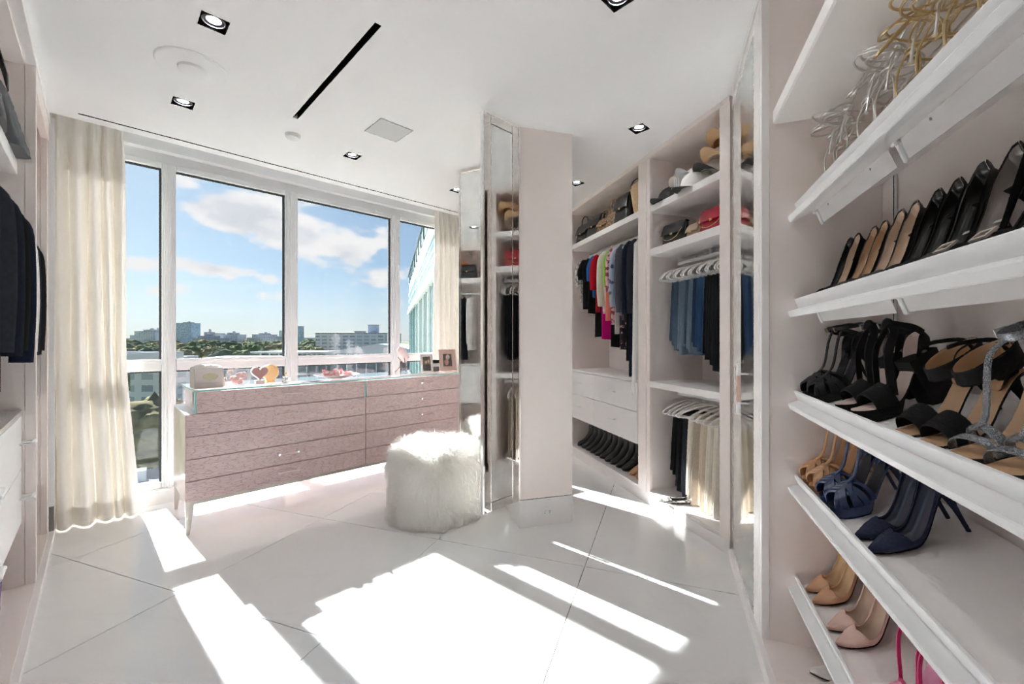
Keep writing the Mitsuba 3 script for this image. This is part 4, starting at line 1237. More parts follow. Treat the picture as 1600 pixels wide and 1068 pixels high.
# trousers on the lower rod
RZ3 = .889
tl = [('c_black', .50, 'black trousers, leftmost on the lower rod'), ('c_black', .60, 'black trousers, second on the lower rod'), ('c_charcoal', .62, 'black trousers with a pale side stripe, third on the lower rod'), ('c_stone', .64, 'stone coloured trousers, fourth on the lower rod'),
      ('c_khaki', .66, 'khaki trousers facing the room, fifth on the lower rod'), ('c_beige', .68, 'beige trousers, sixth on the lower rod'), ('c_stone', .69, 'ivory trousers, seventh on the lower rod'), ('c_stone', .66, 'pale trousers, eighth on the lower rod, beside the end stile'), ('c_khaki', .60, 'khaki trousers, last on the lower rod behind the end stile')]
for i, (m, ln, lab) in enumerate(tl):
    t = 2.76 - i * .062
    F = on_rod(2.20, t, RZ3, (-3, -5, -8, -14, -30, -10, -7, -5, -2)[i])
    hanger(F, f'white hanger holding folded trousers, {nth[i]} from the left on the low rod', 'white hangers on the low rod', 'm_hanger_white', w=.205, r=.0075)
    trousers(F, 'trousers', lab, 'trousers', 'trousers on the lower rod', m, ln - .02, .145, seed=i * 1.1 + .4, b=.02, off=.02)

# left closet: dark clothes
RZL = 2.0105
for i, (v, nm, m, ln, a, sl, lab, rb) in enumerate(((3.205, 'shirt', 'c_black', .62, .21, .20, 'short sleeved black shirt at the far end of the left rod', None), (3.07, 'hoodie', 'c_navy', .62, .24, .66, 'dark navy hoodie on the left rod, farthest of the long sleeved ones', None),
                                                    (2.88, 'jacket', 'c_black', .66, .235, .60, 'black jacket on the left rod between the hoodie and the ribbed sweater', None), (2.70, 'sweater', 'c_knit', .86, .235, .62, 'dark sweater with a ribbed hem on the left rod', 'c_knit'), (2.50, 'jacket', 'c_charcoal', .70, .23, .60, 'charcoal jacket at the left edge of the photo', None))):
    F = mul(W, mv(-.525, v, RZL), rotz((3, -4, 2, -3, 2)[i]))
    hanger(F, 'clear hanger on the left rod, holding the ' + ('black shirt', 'navy hoodie', 'black jacket', 'ribbed sweater', 'charcoal jacket')[i], 'clear hangers on the left rod', 'm_hanger_clear')
    garment(F, nm, lab, nm, 'dark clothes on the left rod', m, ln, a, sl, 1.0, .05, seed=i * 2.1, rib=rb)
for i, (v, nm, m, ln, sl, lab) in enumerate(((3.98, 'shirt', 'c_black', .74, .62, 'black shirt in the far bay of the left closet, deepest'), (3.90, 'sweater', 'c_black', .70, .60, 'black sweater in the far bay of the left closet'), (3.80, 'coat', 'c_black', .92, .64, 'long black coat in the far bay of the left closet'), (3.68, 'coat', 'c_charcoal', .94, .64, 'charcoal coat in the far bay of the left closet'), (3.56, 'shirt', 'c_white', .80, .62, 'white shirt in the far bay of the left closet'))):
    F = mul(W, mv(-.50, v, RZL), rotz((2, -2, 3, -3, 1)[i]))
    hanger(F, 'clear hanger in the far bay of the left closet, holding the ' + ('black shirt', 'black sweater', 'black coat', 'charcoal coat', 'white shirt')[i], 'clear hangers in the far bay', 'm_hanger_clear')
    garment(F, nm, lab, nm, 'clothes in the far bay of the left closet', m, ln, .19, sl, 1.0, .026, seed=i * 1.9)

# ------------------------------------------------------------------ things on the dresser
def on_dresser(u, v, yaw=0):
    return mul(W, mv(u, v, DTOP), rotz(yaw))


P('m_box', (.74, .675, .65), .5)
P('m_satin', (.86, .80, .76), .35, sheen=.5)
P('m_label', (.66, .60, .44), .4)
P('m_pink_fluff', (.84, .60, .58), .7)
P('m_heart', (.62, .36, .35), .3, metallic=.3)
P('m_amber', (.90, .60, .30), .35)
P('m_rosequartz', lambda p, n, uv: mix((.88, .66, .66), (.93, .82, .82), noise(p.x * 30, p.y * 30, p.z * 30)), .4)
P('m_wire', (.16, .11, .07), .35, metallic=.8)
P('m_pinkdish', lambda p, n, uv: mix((.80, .30, .32), (.92, .78, .76), smoothstep(.4, .65, noise(p.x * 60, p.y * 60, p.z * 60))), .2, specular=.7)
P('m_porcelain', (.82, .80, .79), .15, specular=.6)
P('m_crystal', (.88, .87, .86), .06, specular=.9, metallic=.25)

t = thing('jewellery_box', 'square pale pink box with tufted lid and oval label on the dresser', 'box')
F = on_dresser(.545, 3.665, 3)
put('body', bx(-.085, .085, -.075, .075, .0005, .142, .004), 'm_box', t, F=F)
put('front_panel', bx(-.072, .074, -.0785, -.075, .040, .136, .001), 'm_box', t, F=F)
put('drawer_front', bx(-.072, .074, -.0785, -.075, .008, .034, .001), 'm_box', t, F=F)
tuft = grid_mesh(np.array([[[x, y, .142 + .022 * (1 - (x / .083) ** 4) * (1 - (y / .073) ** 4) + .004 * math.sin(x * 130) * math.sin(y * 130)] for x in np.linspace(-.083, .083, 24)] for y in np.linspace(-.073, .073, 22)]))
put('tufted_lid', tuft, 'm_satin', t, F=F, smooth=True, label='padded satin lid')
el = trimesh.creation.cylinder(1, .002, sections=36)
el.apply_transform(mul(mv(.004, -.0795, .082), rot(90, [1, 0, 0]), np.diag([.046, .024, 1, 1])))
put('oval_label', el, 'm_label', t, F=F, label='gold oval label')
el2 = tube([(.004 + .041 * math.cos(a), -.081, .082 + .020 * math.sin(a)) for a in np.linspace(0, 2 * PI, 30)[:-1]], .0008, 5, closed=True)
put('label_rim', el2, 'm_gold', t, F=F)

t = thing('glass_jar', 'clear round glass jar with pink filling between the box and the heart', 'jar')
F = on_dresser(.735, 3.665)
put('glass', lathe([(0, .001), (.060, .001), (.074, .02), (.078, .06), (.072, .105), (.062, .128), (.066, .137), (.066, .141)], 40), 'm_pane', t, F=F, smooth=50)
rj = np.random.default_rng(3)
for j in range(9):
    a, r = j * 2.4, .012 * math.sqrt(j) + .01
    s_ = trimesh.creation.icosphere(2, .021); s_.vertices *= 1 + .1 * rj.normal(0, 1, (len(s_.vertices), 1)).clip(-1, 1)
    put('puff', at(F, at(mv(r * math.cos(a), r * math.sin(a), .030 + .024 * (j % 3)), s_)), 'm_pink_fluff', t, smooth=True)
put('small_bottle', lathe([(0, .001), (.014, .001), (.015, .03), (.006, .036), (.006, .05), (.009, .052), (.009, .062), (0, .063)], 20), 'm_porcelain', thing('perfume_bottle', 'tiny white bottle squeezed between the pink box and the glass jar', 'bottle'), F=on_dresser(.652, 3.70), smooth=40)

t = thing('heart_box', 'dusty pink heart shaped box standing upright on a small foot', 'heart box')
F = on_dresser(.872, 3.655, 6)
hp = np.array([(16 * math.sin(a) ** 3, 13 * math.cos(a) - 5 * math.cos(2 * a) - 2 * math.cos(3 * a) - math.cos(4 * a)) for a in np.linspace(0, 2 * PI, 60)[:-1]]) * .0036
def upright(poly, th):
    return at(rot(90, [1, 0, 0]), extrude(poly, th))
hpoly = Polygon(hp)
put('body', at(mv(0, .017, .088), upright(hpoly, .034)), 'm_porcelain', t, F=F)
put('cover', at(mv(0, -.017, .088), upright(hpoly.buffer(-.004), .004)), 'm_heart', t, F=F, label='ribbed rose cover')
for j in range(6):
    for sgn in (-1, 1):
        y = .055 + j * .012
        line = tube([(sgn * .003, -.0212, y - .008), (sgn * .028, -.0212, y + .014)], .0012, 5)
        put('rib', line, 'm_heart', t, F=F)
put('foot', bx(-.03, .03, -.02, .02, .0005, .032, .003), 'm_satin', t, F=F)

t = thing('round_box', 'round amber and cream box standing upright behind the pink heart', 'round box')
F = on_dresser(.965, 3.735, 4)
cyl_ = lathe([(0, -.024), (.056, -.024), (.061, -.019), (.061, .019), (.056, .024), (0, .024)], 40)
put('body', at(mul(mv(0, 0, .083), rot(90, [1, 0, 0])), cyl_), 'm_amber', t, F=F, smooth=40)
for a in np.linspace(.2, PI - .2, 11):
    put('shell_ridge', tube([(.0585 * math.cos(a) * e, -.0245, .083 + .0585 * math.sin(a) * e) for e in (.15, 1.0)], [.001, .003], 5), 'm_amber', t, F=F)
put('foot', bx(-.032, .032, -.022, .022, .0005, .026, .004), 'm_amber', t, F=F)

t = thing('crystal_flower', 'small clear crystal flower ornament on the glass dresser top', 'ornament')
F = on_dresser(1.035, 3.585)
for j in range(22):
    a, e = j * 2.399, (j % 4) * .38 + .15
    d = np.array([math.cos(a) * math.cos(e), math.sin(a) * math.cos(e), math.sin(e)])
    L_ = .050
    base_ = np.array([0, 0, .020])
    s1 = np.cross(d, [0, 0, 1]); s1 /= np.linalg.norm(s1); s2 = np.cross(d, s1)
    pts = [base_, base_ + d * L_] + [base_ + d * L_ * .55 + q_ for q_ in (s1 * .008, -s1 * .008, s2 * .004, -s2 * .004)]
    put('petal', trimesh.convex.convex_hull(np.array(pts)), 'm_crystal', t, F=F)
put('ball', at(mv(0, 0, .078), trimesh.creation.icosphere(2, .010)), 'm_gold', t, F=F, smooth=True)
put('base', lathe([(0, .0005), (.024, .0005), (.026, .006), (.012, .018), (0, .02)], 20), 'm_crystal', t, F=F, smooth=30)

t = thing('serving_plate', 'wide shallow white plate in the middle of the dresser, under the pink dish', 'plate')
F = on_dresser(1.495, 3.74)
put('plate', lathe([(0, .001), (.05, .001), (.06, .006), (.12, .014), (.190, .034), (.188, .038), (.12, .019), (.055, .012), (0, .011)], 48), 'm_porcelain', t, F=F, smooth=40)
t = thing('pink_dish', 'pink and white glass dish on the plate, the larger of two', 'dish')
F2 = mul(F, mv(-.045, -.02, .0125))
V = []
for k, (r, z) in enumerate(((.0, .004), (.04, .004), (.062, .012), (.080, .032), (.088, .064))):
    V.append([[r * 1.0 * math.cos(a), r * .7 * math.sin(a), z + (.010 * math.sin(3 * a) + .008 * math.sin(7 * a)) * (k / 4)] for a in np.linspace(0, 2 * PI, 40)])
gm = grid_mesh(np.array(V))
put('bowl', gm, 'm_pinkdish', t, F=F2, smooth=True)
put('foot', lathe([(0, 0), (.035, 0), (.04, .005), (0, .006)], 20), 'm_pinkdish', t, F=F2)
t = thing('pink_cup', 'small pale pink cup on the plate beside the pink dish', 'cup')
put('cup', lathe([(0, .0), (.036, .0), (.040, .004), (.044, .042), (.042, .044), (.038, .008), (0, .007)], 30), 'm_pinkdish', t, F=mul(F, mv(.085, -.02, .0145)), smooth=40)

t = thing('quartz_ornament', 'rough pink quartz stone held on a crossed wire stand on the dresser', 'ornament')
F = on_dresser(2.255, 3.925)
st = trimesh.creation.icosphere(3, 1.0)
st.vertices = st.vertices * [.052, .042, .088] * (1 + .18 * (meshkit.fbm(st.vertices * 2.2, 3)[:, None] - .5)) + 0
put('stone', at(mul(mv(-.008, 0, .185), rot(-24, [0, 1, 0])), st), 'm_rosequartz', t, F=F, smooth=25)
for j in range(4):
    a = PI / 4 + j * PI / 2
    put('wire_leg', tube([(.090 * math.cos(a), .080 * math.sin(a), .002), (-.060 * math.cos(a + .5), -.052 * math.sin(a + .5), .160)], .0036, 6), 'm_wire', t, F=F)

P('m_frame_silver', (.55, .52, .50), .25, metallic=.8)
P('m_frame_pink', (.66, .49, .43), .4)


def photo_a(p, n, uv):
    x, y = uv.x, uv.y
    c = mix((.05, .04, .035), (.22, .16, .12), noise(x * 6, y * 7))
    f1 = smoothstep(.13, .10, dr.sqrt(dr.square(x - .42) * .8 + dr.square(y - .62)))
    f2 = smoothstep(.12, .09, dr.sqrt(dr.square(x - .72) * .8 + dr.square(y - .66)))
    c = c * (1 - f1) + mi.Color3f(.52, .33, .24) * f1
    c = c * (1 - f2) + mi.Color3f(.55, .36, .27) * f2
    return c * (1 - .8 * smoothstep(.48, .38, y))


def photo_b(p, n, uv):
    x, y = uv.x, uv.y
    c = mix((.06, .05, .05), (.16, .13, .11), noise(x * 5, y * 5))
    f1 = smoothstep(.24, .20, dr.sqrt(dr.square(x - .55) + dr.square(y - .74)))
    f2 = smoothstep(.27, .22, dr.sqrt(dr.square(x - .38) + dr.square(y - .34)))
    c = c * (1 - f1) + mix((.74, .70, .68), (.40, .33, .30), noise(x * 9, y * 9)) * f1
    return c * (1 - f2) + mix((.64, .42, .36), (.42, .20, .19), noise(x * 8 + 3, y * 8)) * f2


for nm, fn in (('m_photo_a', photo_a), ('m_photo_b', photo_b)):
    P(nm, fn, .2)


def photo_frame(F, label, w, h, b, fm, pm, mat_m, lift=0.0):
    t = thing('photo_frame', label, 'photo frame', 'photo frames on the dresser')
    G = mul(F, mv(0, 0, .001 + lift), rot(-10, [1, 0, 0]))
    fr = extrude(sbox(-w / 2, 0, w / 2, h).difference(sbox(-w / 2 + .012, .012, w / 2 - .012, h - .012)), .014)
    up = mul(G, rot(90, [1, 0, 0]))
    put('frame', at(up, fr), fm, t)
    put('mat', at(mul(up, mv(0, 0, .003)), extrude(sbox(-w / 2 + .010, .010, w / 2 - .010, h - .010), .003)), mat_m, t)
    z = .0064
    x0, x1, y0, y1 = -w / 2 + b, w / 2 - b, b * 1.0, h - b
    q = trimesh.Trimesh([[x0, y0, z], [x1, y0, z], [x1, y1, z], [x0, y1, z]], [[0, 1, 2], [0, 2, 3]], process=False)
    put('print', at(up, q), pm, t, uv=np.array([[0, 0], [1, 0], [1, 1], [0, 1.0]]), label='photograph of two people')
    put('easel_back', at(G, trimesh.convex.convex_hull(np.array([[-.02, .0, .1], [.02, 0, .1], [-.02, .0, .09], [.02, .0, .09], [-.02, .075, .012], [.02, .075, .012], [-.02, .071, .012], [.02, .071, .012]]))), 'm_black', t)
    return t


photo_frame(on_dresser(2.375, 3.665, -12), 'slim silver photo frame with a dark picture of two people, the smaller one', .128, .190, .022, 'm_frame_silver', 'm_photo_a', 'm_palewhite')
photo_frame(on_dresser(2.715, 3.78, -10), 'pink photo frame with a wide mat and two faces, the larger one by the curtain', .200, .232, .048, 'm_frame_pink', 'm_photo_b', 'm_frame_pink')
for j, (z, m, lab) in enumerate(((.0, 'm_dark_metal', 'dark box, lowest of the small stack between the photo frames'), (.052, 'm_palewhite', 'white box, second of the small stack between the photo frames'), (.088, 'm_blk_satin', 'black box on top of the small stack between the photo frames'))):
    t = thing('small_box', lab, 'box', 'boxes between the photo frames')
    put('box', bx(-.055, .055, -.04, .04, .0005, .051 - (.016 if j else 0), .003), m, t, F=mul(on_dresser(2.545, 3.815), mv(0, 0, z)))

# ------------------------------------------------------------------ bags
P('m_quilt', (.055, .06, .066), .5)
P('m_tote', (.030, .030, .034), .4)
P('m_bag_black', (.014, .014, .015), .32)
P('m_bag_brown', lambda p, n, uv: mix((.14, .085, .05), (.30, .19, .10), smoothstep(.5, .6, cell_rand(p.x * 60, p.y * 60, p.z * 60))), .5)
P('m_bag_red', (.36, .012, .03), .3)
P('m_bag_orange', (.72, .20, .04), .45)
P('m_straw', lambda p, n, uv: mix((.50, .34, .19), (.72, .54, .35), noise(p.x * 50, p.y * 50, p.z * 260)), .8)
P('m_bag_beige', (.50, .38, .28), .5)


def handbag(F, label, group, m, w=.26, d=.11, h=.18, flap=True, handle=True, clasp='m_gold', chain=False, quilt=False, taper=.85):
    t = thing('handbag', label, 'handbag', group)
    V, n = [], 44
    g = np.arange(n) * 2 * PI / n
    for k in np.linspace(0, 1, 14):
        e = .97 if k in (0, 1) else 1
        a, b = w / 2 * (1 - (1 - taper) * k) * e, d / 2 * (1 - .55 * k) * e
        x = a * np.sign(np.cos(g)) * np.abs(np.cos(g)) ** .35
        y = b * np.sign(np.sin(g)) * np.abs(np.sin(g)) ** .55
        if quilt: y = y * (1 + .05 * np.abs(np.sin((x + k * h) * 60)) * np.abs(np.sin((x - k * h) * 60)))
        V.append(np.stack([x, y, np.full(n, k * h)], 1))
    put('body', grid_mesh(np.array(V), wrap=True, caps=True), m, t, F=F, smooth=50)
    if flap:
        P_ = [(0, d * .24, h + .001), (0, -d * .1, h + .012), (0, -d * .33, h * .86), (0, -d * .49, h * .52)]
        q = spline(P_, 5)
        nr = np.cross(np.gradient(q, axis=0), [1, 0, 0]); nr[:, 1:] *= 1
        nr *= np.sign((nr * [0, -1, 1]).sum(1, keepdims=True) + 1e-9)
        put('flap', at(F, strap(q, nr, w * taper * .98, .004)), m, t, smooth=40)
        if clasp: put('clasp', at(F, rbox(.022, .008, .017, .003).apply_translation((0, -d * .49 - .004, h * .52))), clasp, t, smooth=30)
    if handle:
        q = spline([(-w * .26, 0, h - .01), (-w * .22, 0, h + .07), (0, 0, h + .105), (w * .22, 0, h + .07), (w * .26, 0, h - .01)], 6)
        put('handle', at(F, tube(q, .006, 8)), m, t, smooth=40)
    if chain:
        q = spline([(-w * .4, -.01, h), (-w * .5, -d * .5, h * .6), (-w * .2, -d * .56, h * .25), (w * .2, -d * .57, h * .32), (w * .45, -d * .5, h * .7)], 6)
        put('chain', at(F, tube(q, .0022, 6)), 'm_gold', t, smooth=40)
    return t


GB = 'handbags on the top shelf above the drawers'
def lcs(p, t, z, yaw=0): return mul(C, mv(p, t, z), rotz(-90 + yaw))
for t_, m, w_, h_, lab, kw in ((4.30, 'm_bag_black', .26, .20, 'black handbag, leftmost on the shelf above the clothes', dict()), (4.02, 'm_bag_black', .30, .22, 'larger black handbag with gold clasp, second on that shelf', dict(handle=False)),
                               (3.82, 'm_bag_brown', .24, .14, 'brown patterned handbag lying low on the shelf above the clothes', dict()), (3.66, 'm_bag_brown', .18, .19, 'brown bucket bag with a thin black handle', dict(flap=False, taper=.7)), (3.46, 'm_bag_black', .24, .26, 'upright black bag with gold lock beside the straw tote', dict(handle=False))):
    handbag(lcs(2.08, t_, 2.3625, 5), lab, GB, m, w_, .13, h_, **kw)
t = thing('straw_tote', 'flared straw tote bag at the right end of the shelf above the clothes', 'straw bag')
F = lcs(2.10, 3.20, 2.3625)
V = []
for r, z in ((.0, .001), (.09, .001), (.10, .02), (.125, .14), (.15, .27), (.146, .27), (.12, .14), (.09, .02)):
    V.append([[r * math.cos(a), r * .62 * math.sin(a), z] for a in np.linspace(0, 2 * PI, 40)])
put('basket', grid_mesh(np.array(V)), 'm_straw', t, F=F, smooth=40)
for s_ in (-1, 1):
    put('handle', at(F, tube(spline([(-.06, s_ * .085, .25), (-.05, s_ * .07, .31), (.05, s_ * .07, .31), (.06, s_ * .085, .25)], 6), .005, 7)), 'm_blk_leather', t, smooth=40)

GB2 = 'handbags on the second shelf of the two rod section'
handbag(lcs(2.07, 2.725, 2.0125, 6), 'black quilted handbag with a gold clasp on the second shelf above the jeans', GB2, 'm_bag_black', .24, .09, .155, True, False, 'm_gold', True, True, .97)
handbag(lcs(2.09, 2.53, 2.0125, 0), 'small beige bag between the black quilted bag and the red bag', GB2, 'm_bag_beige', .15, .10, .10, True, False)
handbag(lcs(2.09, 2.33, 2.0125, 0), 'red quilted handbag with a gold chain on the second shelf above the jeans', GB2, 'm_bag_red', .26, .10, .16, True, False, 'm_gold', True, True, .95)
handbag(lcs(2.33, 2.30, 2.0125, 0), 'black bag behind the red one on the second shelf above the jeans', GB2, 'm_bag_black', .26, .10, .15, True, False)
# left closet shelf
def lls(u, v, z, yaw=0): return mul(W, mv(u, v, z), rotz(90 + yaw))
GB3 = 'bags on the left shelf'
handbag(lls(-.385, 3.13, 2.2055, -4), 'dark grey quilted tote overhanging the end of the left shelf', GB3, 'm_quilt', .26, .27, .30, False, False, None, False, True, .82)
handbag(lls(-.37, 2.78, 2.2055, 5), 'black bag with a flap on the left shelf behind the quilted tote', GB3, 'm_tote', .26, .18, .36, True, False, None)
handbag(lls(-.42, 3.60, 2.2055, 0), 'black bag on the shelf of the far left bay, seen in the mirror', GB3, 'm_tote', .30, .14, .20, True, False)
handbag(lls(-.56, 3.80, 2.2055, 0), 'orange bag behind the black one on the far left bay shelf, seen mirrored', GB3, 'm_bag_orange', .34, .10, .27, True, False)

# ------------------------------------------------------------------ hats
P('m_hat_white', (.88, .86, .83), .7)
P('m_hat_cream', (.76, .69, .61), .7)
P('m_hat_grey', (.50, .51, .52), .6)
P('m_hat_tan', (.58, .38, .21), .75)
P('m_hat_black', (.02, .02, .021), .6)


def cap(F, label, m, under, group='caps and hats on the top shelf'):
    t = thing('baseball_cap', label, 'cap', group)
    V = []
    for k in np.linspace(0, 1, 11):
        e = k * PI / 2
        V.append([[.098 * math.cos(e) * math.cos(a), .080 * math.cos(e) * math.sin(a), .125 * math.sin(e) ** .8 * (1 - .12 * math.cos(a)) + .0015 * abs(math.sin(3 * a))] for a in np.linspace(0, 2 * PI, 49)])
    put('crown', grid_mesh(np.array(V)), m, t, F=F, smooth=50)
    B = []
    for r in np.linspace(0, 1, 7):
        B.append([[.088 * math.cos(a) + .075 * r * math.cos(a * .8), .080 * math.sin(a) * (1 - .05 * r), .006 - .022 * r * abs(math.sin(a)) ** 1.5 + .012 * r] for a in np.linspace(-PI / 2 * .92, PI / 2 * .92, 25)])
    put('brim', grid_mesh(np.array(B)), m, t, F=F, smooth=True)
    put('brim_lining', grid_mesh(np.array(B) - [0, 0, .002]), under, t, F=F, smooth=True)
    put('button', at(F, trimesh.creation.icosphere(1, .007).apply_translation((0, 0, .125))), m, t, smooth=True)
    return t


def hat_at(p, t, z, yaw, tilt=0): return mul(C, mv(p - .01, t, z), rotz(180 + yaw), rot(tilt, [0, 1, 0]), np.diag([1.14, 1.14, 1.14, 1]))
HZ = 2.3505
for p_, t_, z_, yaw, tilt, m, un, lab in ((2.10, 2.80, .0, 0, 0, 'm_hat_black', 'm_hat_black', 'black cap at the left end of the top shelf of the two rod section'),
                                         (2.16, 2.70, .055, 10, -24, 'm_hat_cream', 'm_hat_cream', 'cream cap behind the clear stand on the top shelf'),
                                         (2.12, 2.555, .060, -8, -30, 'm_hat_white', 'm_hat_grey', 'white cap with a grey lining leaning upright among the hats'),
                                         (2.07, 2.49, .0, -4, 6, 'm_hat_white', 'm_hat_black', 'white cap with a dark lining, front most on the top shelf'),
                                         (2.14, 2.40, .05, 6, -20, 'm_hat_white', 'm_hat_black', 'white cap with a black lining under the tan hats on the top shelf'),
                                         (2.12, 2.30, .10, 0, -26, 'm_hat_cream', 'm_hat_tan', 'beige cap with a tan lining below the tan hat'),
                                         (2.12, 2.25, .20, 8, -20, 'm_hat_tan', 'm_hat_tan', 'tan suede hat on top of the pile beside the end stile')):
    cap(hat_at(p_, t_, HZ + z_, yaw, tilt), lab, m, un)
t = thing('acrylic_stand', 'clear upright acrylic hat divider on the top shelf of the two rod section', 'stand')
for j in range(3):
    put('sheet', bx(-.10, .14, j * .022 - .002, j * .022 + .002, 0, .17, .001), 'm_acrylic', t, F=mul(C, mv(2.11, 2.625, HZ)))
t = thing('shelf_box', 'pale flat box standing upright at the left of the hats on the top shelf', 'box')
put('box', bx(-.10, .16, -.012, .012, 0, .20, .004), 'm_lacquer_light', t, F=mul(C, mv(2.25, 2.862, HZ)))

# ------------------------------------------------------------------ floor of the left closet
t = thing('white_sneaker', 'white sneaker on the floor of the left closet at the edge of the photo', 'sneaker')
F = mul(W, mv(-.33, 2.37, .0425), rotz(-35), mv(-.27, 0, 0))
pts = spline([(.27, 0, .022), (.255, 0, .032), (.20, 0, .042), (.13, 0, .058), (.07, 0, .062), (.02, 0, .055), (.002, 0, .045)], 5)
k = np.linspace(0, 6, len(pts))
put('upper', etube(pts, ip(k, range(7), [.015, .034, .045, .040, .036, .034, .018]), ip(k, range(7), [.010, .022, .034, .048, .052, .048, .03])), 'm_hat_white', t, F=F, smooth=50)
so = [[[.28 * x - .002, -ip(x, *W_ROUND) * 1.22, .0], [.28 * x - .002, -ip(x, *W_ROUND) * 1.25, .026], [.28 * x - .002, ip(x, *W_ROUND) * 1.25, .026], [.28 * x - .002, ip(x, *W_ROUND) * 1.22, 0]] for x in np.linspace(0, 1, 20)]
put('sole', grid_mesh(np.array(so), wrap=True, caps=True), 'm_white', t, F=F)
for j in range(4):
    put('lace', tube([(.11 + .022 * j, -.022, .090 - .010 * j), (.12 + .022 * j, .022, .088 - .010 * j)], .003, 6), 'm_white', t, F=F)
put('opening', at(F, etube([(.055, 0, .108), (.056, 0, .112)], [.026, .026], [.040, .040])), 'm_black', t)
P('m_purple', lambda p, n, uv: mix((.10, .07, .16), (.55, .45, .55), smoothstep(.5, .6, noise(p.x * 30, p.y * 30, p.z * 12))), .4)
t = thing('shoe_box', 'purple patterned box under the drawers of the left closet', 'box')
put('body', bx(-.17, .17, -.15, .15, 0, .16, .004), 'm_purple', t, F=mul(W, mv(-.50, 2.95, .0425)))
put('lid', bx(-.173, .173, -.153, .153, .16, .20, .004), 'm_pink_fluff', t, F=mul(W, mv(-.50, 2.95, .0425)))

# ------------------------------------------------------------------ the city outside
GZ = -26.0
D('o_ground', lambda p, n, uv: mix((.16, .19, .10), (.34, .34, .32), smoothstep(.45, .6, fbm(p.x * .012, p.y * .012, 0.0, 3))))
gr = trimesh.creation.cylinder(6000, .4, sections=64)
gr.apply_translation((0, 0, GZ - .2))
struct('ground', gr, 'o_ground')


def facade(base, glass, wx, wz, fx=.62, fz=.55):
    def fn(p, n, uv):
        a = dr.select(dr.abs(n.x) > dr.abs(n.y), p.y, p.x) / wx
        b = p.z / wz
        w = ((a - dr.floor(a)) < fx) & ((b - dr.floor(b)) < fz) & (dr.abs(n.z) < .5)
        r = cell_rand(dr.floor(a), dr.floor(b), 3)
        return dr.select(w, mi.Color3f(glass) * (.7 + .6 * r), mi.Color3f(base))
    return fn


D('o_hazy_concrete', facade((.56, .59, .64), (.32, .37, .43), 5.0, 3.2))  # facade colours from here on: distance haze painted in as pale blue-grey
D('o_brick', facade((.44, .44, .47), (.28, .31, .36), 6.0, 3.4))
D('o_hazy_glass', facade((.46, .56, .66), (.36, .47, .58), 3.0, 3.6, .8, .8))
D('o_hazy_pale', facade((.60, .62, .66), (.36, .40, .46), 7.0, 3.4, .7, .5))
D('o_hazy', (.50, .57, .66))  # farthest blocks, haze put into one flat colour
D('o_white', (.58, .60, .62))
D('o_roof', (.38, .39, .41))
D('o_dark', (.15, .175, .20))
D('o_teal', (.22, .33, .33))


def tower(label, x0, x1, ytop, Y, m, depth=None, pent=0.0, group=None, cat_='building', rotd=0, zb=None):
    X0, X1 = (x0 - 800) / FOCAL * Y, (x1 - 800) / FOCAL * Y
    zt = EYE + (530 - ytop) / FOCAL * Y
    w = X1 - X0; d = depth or w * .8
    t = thing('building', label, cat_, group)
    F = mul(mv((X0 + X1) / 2, Y + d / 2, 0), rotz(rotd))
    put('walls', bx(-w / 2, w / 2, -d / 2, d / 2, GZ if zb is None else zb, zt, .0), m, t, F=F)
    put('roof', bx(-w / 2 - .3, w / 2 + .3, -d / 2 - .3, d / 2 + .3, zt, zt + .012 * Y * .06 + .4), 'o_roof', t, F=F)
    if pent:
        put('penthouse', bx(-w * .2, w * .22, -d * .3, d * .3, zt, zt + pent), m, t, F=F)
        put('chimney', bx(w * .02, w * .08, -d * .1, d * .1, zt + pent, zt + pent * 1.6), 'o_roof', t, F=F)
    return t


BG = None
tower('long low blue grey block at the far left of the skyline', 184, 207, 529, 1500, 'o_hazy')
tower('small stepped block left of the grey tower block', 203, 210, 524, 1400, 'o_hazy_concrete')
tower('grey concrete tower block in the left window pane', 210, 241, 518, 900, 'o_hazy_concrete', pent=5)
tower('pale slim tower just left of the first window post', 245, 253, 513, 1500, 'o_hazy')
tower('tall blue glass tower right of the first window post', 275, 299, 505, 900, 'o_hazy_glass', pent=3)
tower('stepped brown block with a small tower on its roof', 300, 338, 529, 850, 'o_brick')
tower('upper tier of the stepped brown block', 309, 332, 525, 870, 'o_brick', pent=9)
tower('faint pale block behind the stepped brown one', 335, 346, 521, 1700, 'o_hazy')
tower('grey apartment block with penthouse in the second window pane', 343, 371, 523, 900, 'o_hazy_concrete', pent=5)
tower('low dark block in front of the grey apartment block', 356, 383, 536, 700, 'o_brick')
tower('long blue grey block near the middle of the second pane', 386, 399, 528, 800, 'o_brick')
tower('wide grey block with stepped roof left of the second window post', 394, 421, 523, 900, 'o_hazy_concrete', pent=4)
tower('right half of the wide grey block', 410, 434, 527, 850, 'o_hazy_concrete', pent=3)
tower('slim pale tower beside the second window post', 436, 446, 517, 1200, 'o_hazy')
tower('slim dark blue tower at the left edge of the third pane', 461, 471, 510, 900, 'o_hazy_glass')
tower('hazy low skyline block in the third pane', 470, 492, 528, 1600, 'o_hazy')
tower('long grey institutional building across the third window pane', 493, 602, 521, 420, 'o_hazy_pale', depth=60)
tower('square grey lift tower on the long institutional building', 575, 588, 508, 430, 'o_hazy', depth=9)
tower('low plant room on the long institutional building', 554, 567, 518, 440, 'o_roof', depth=9)
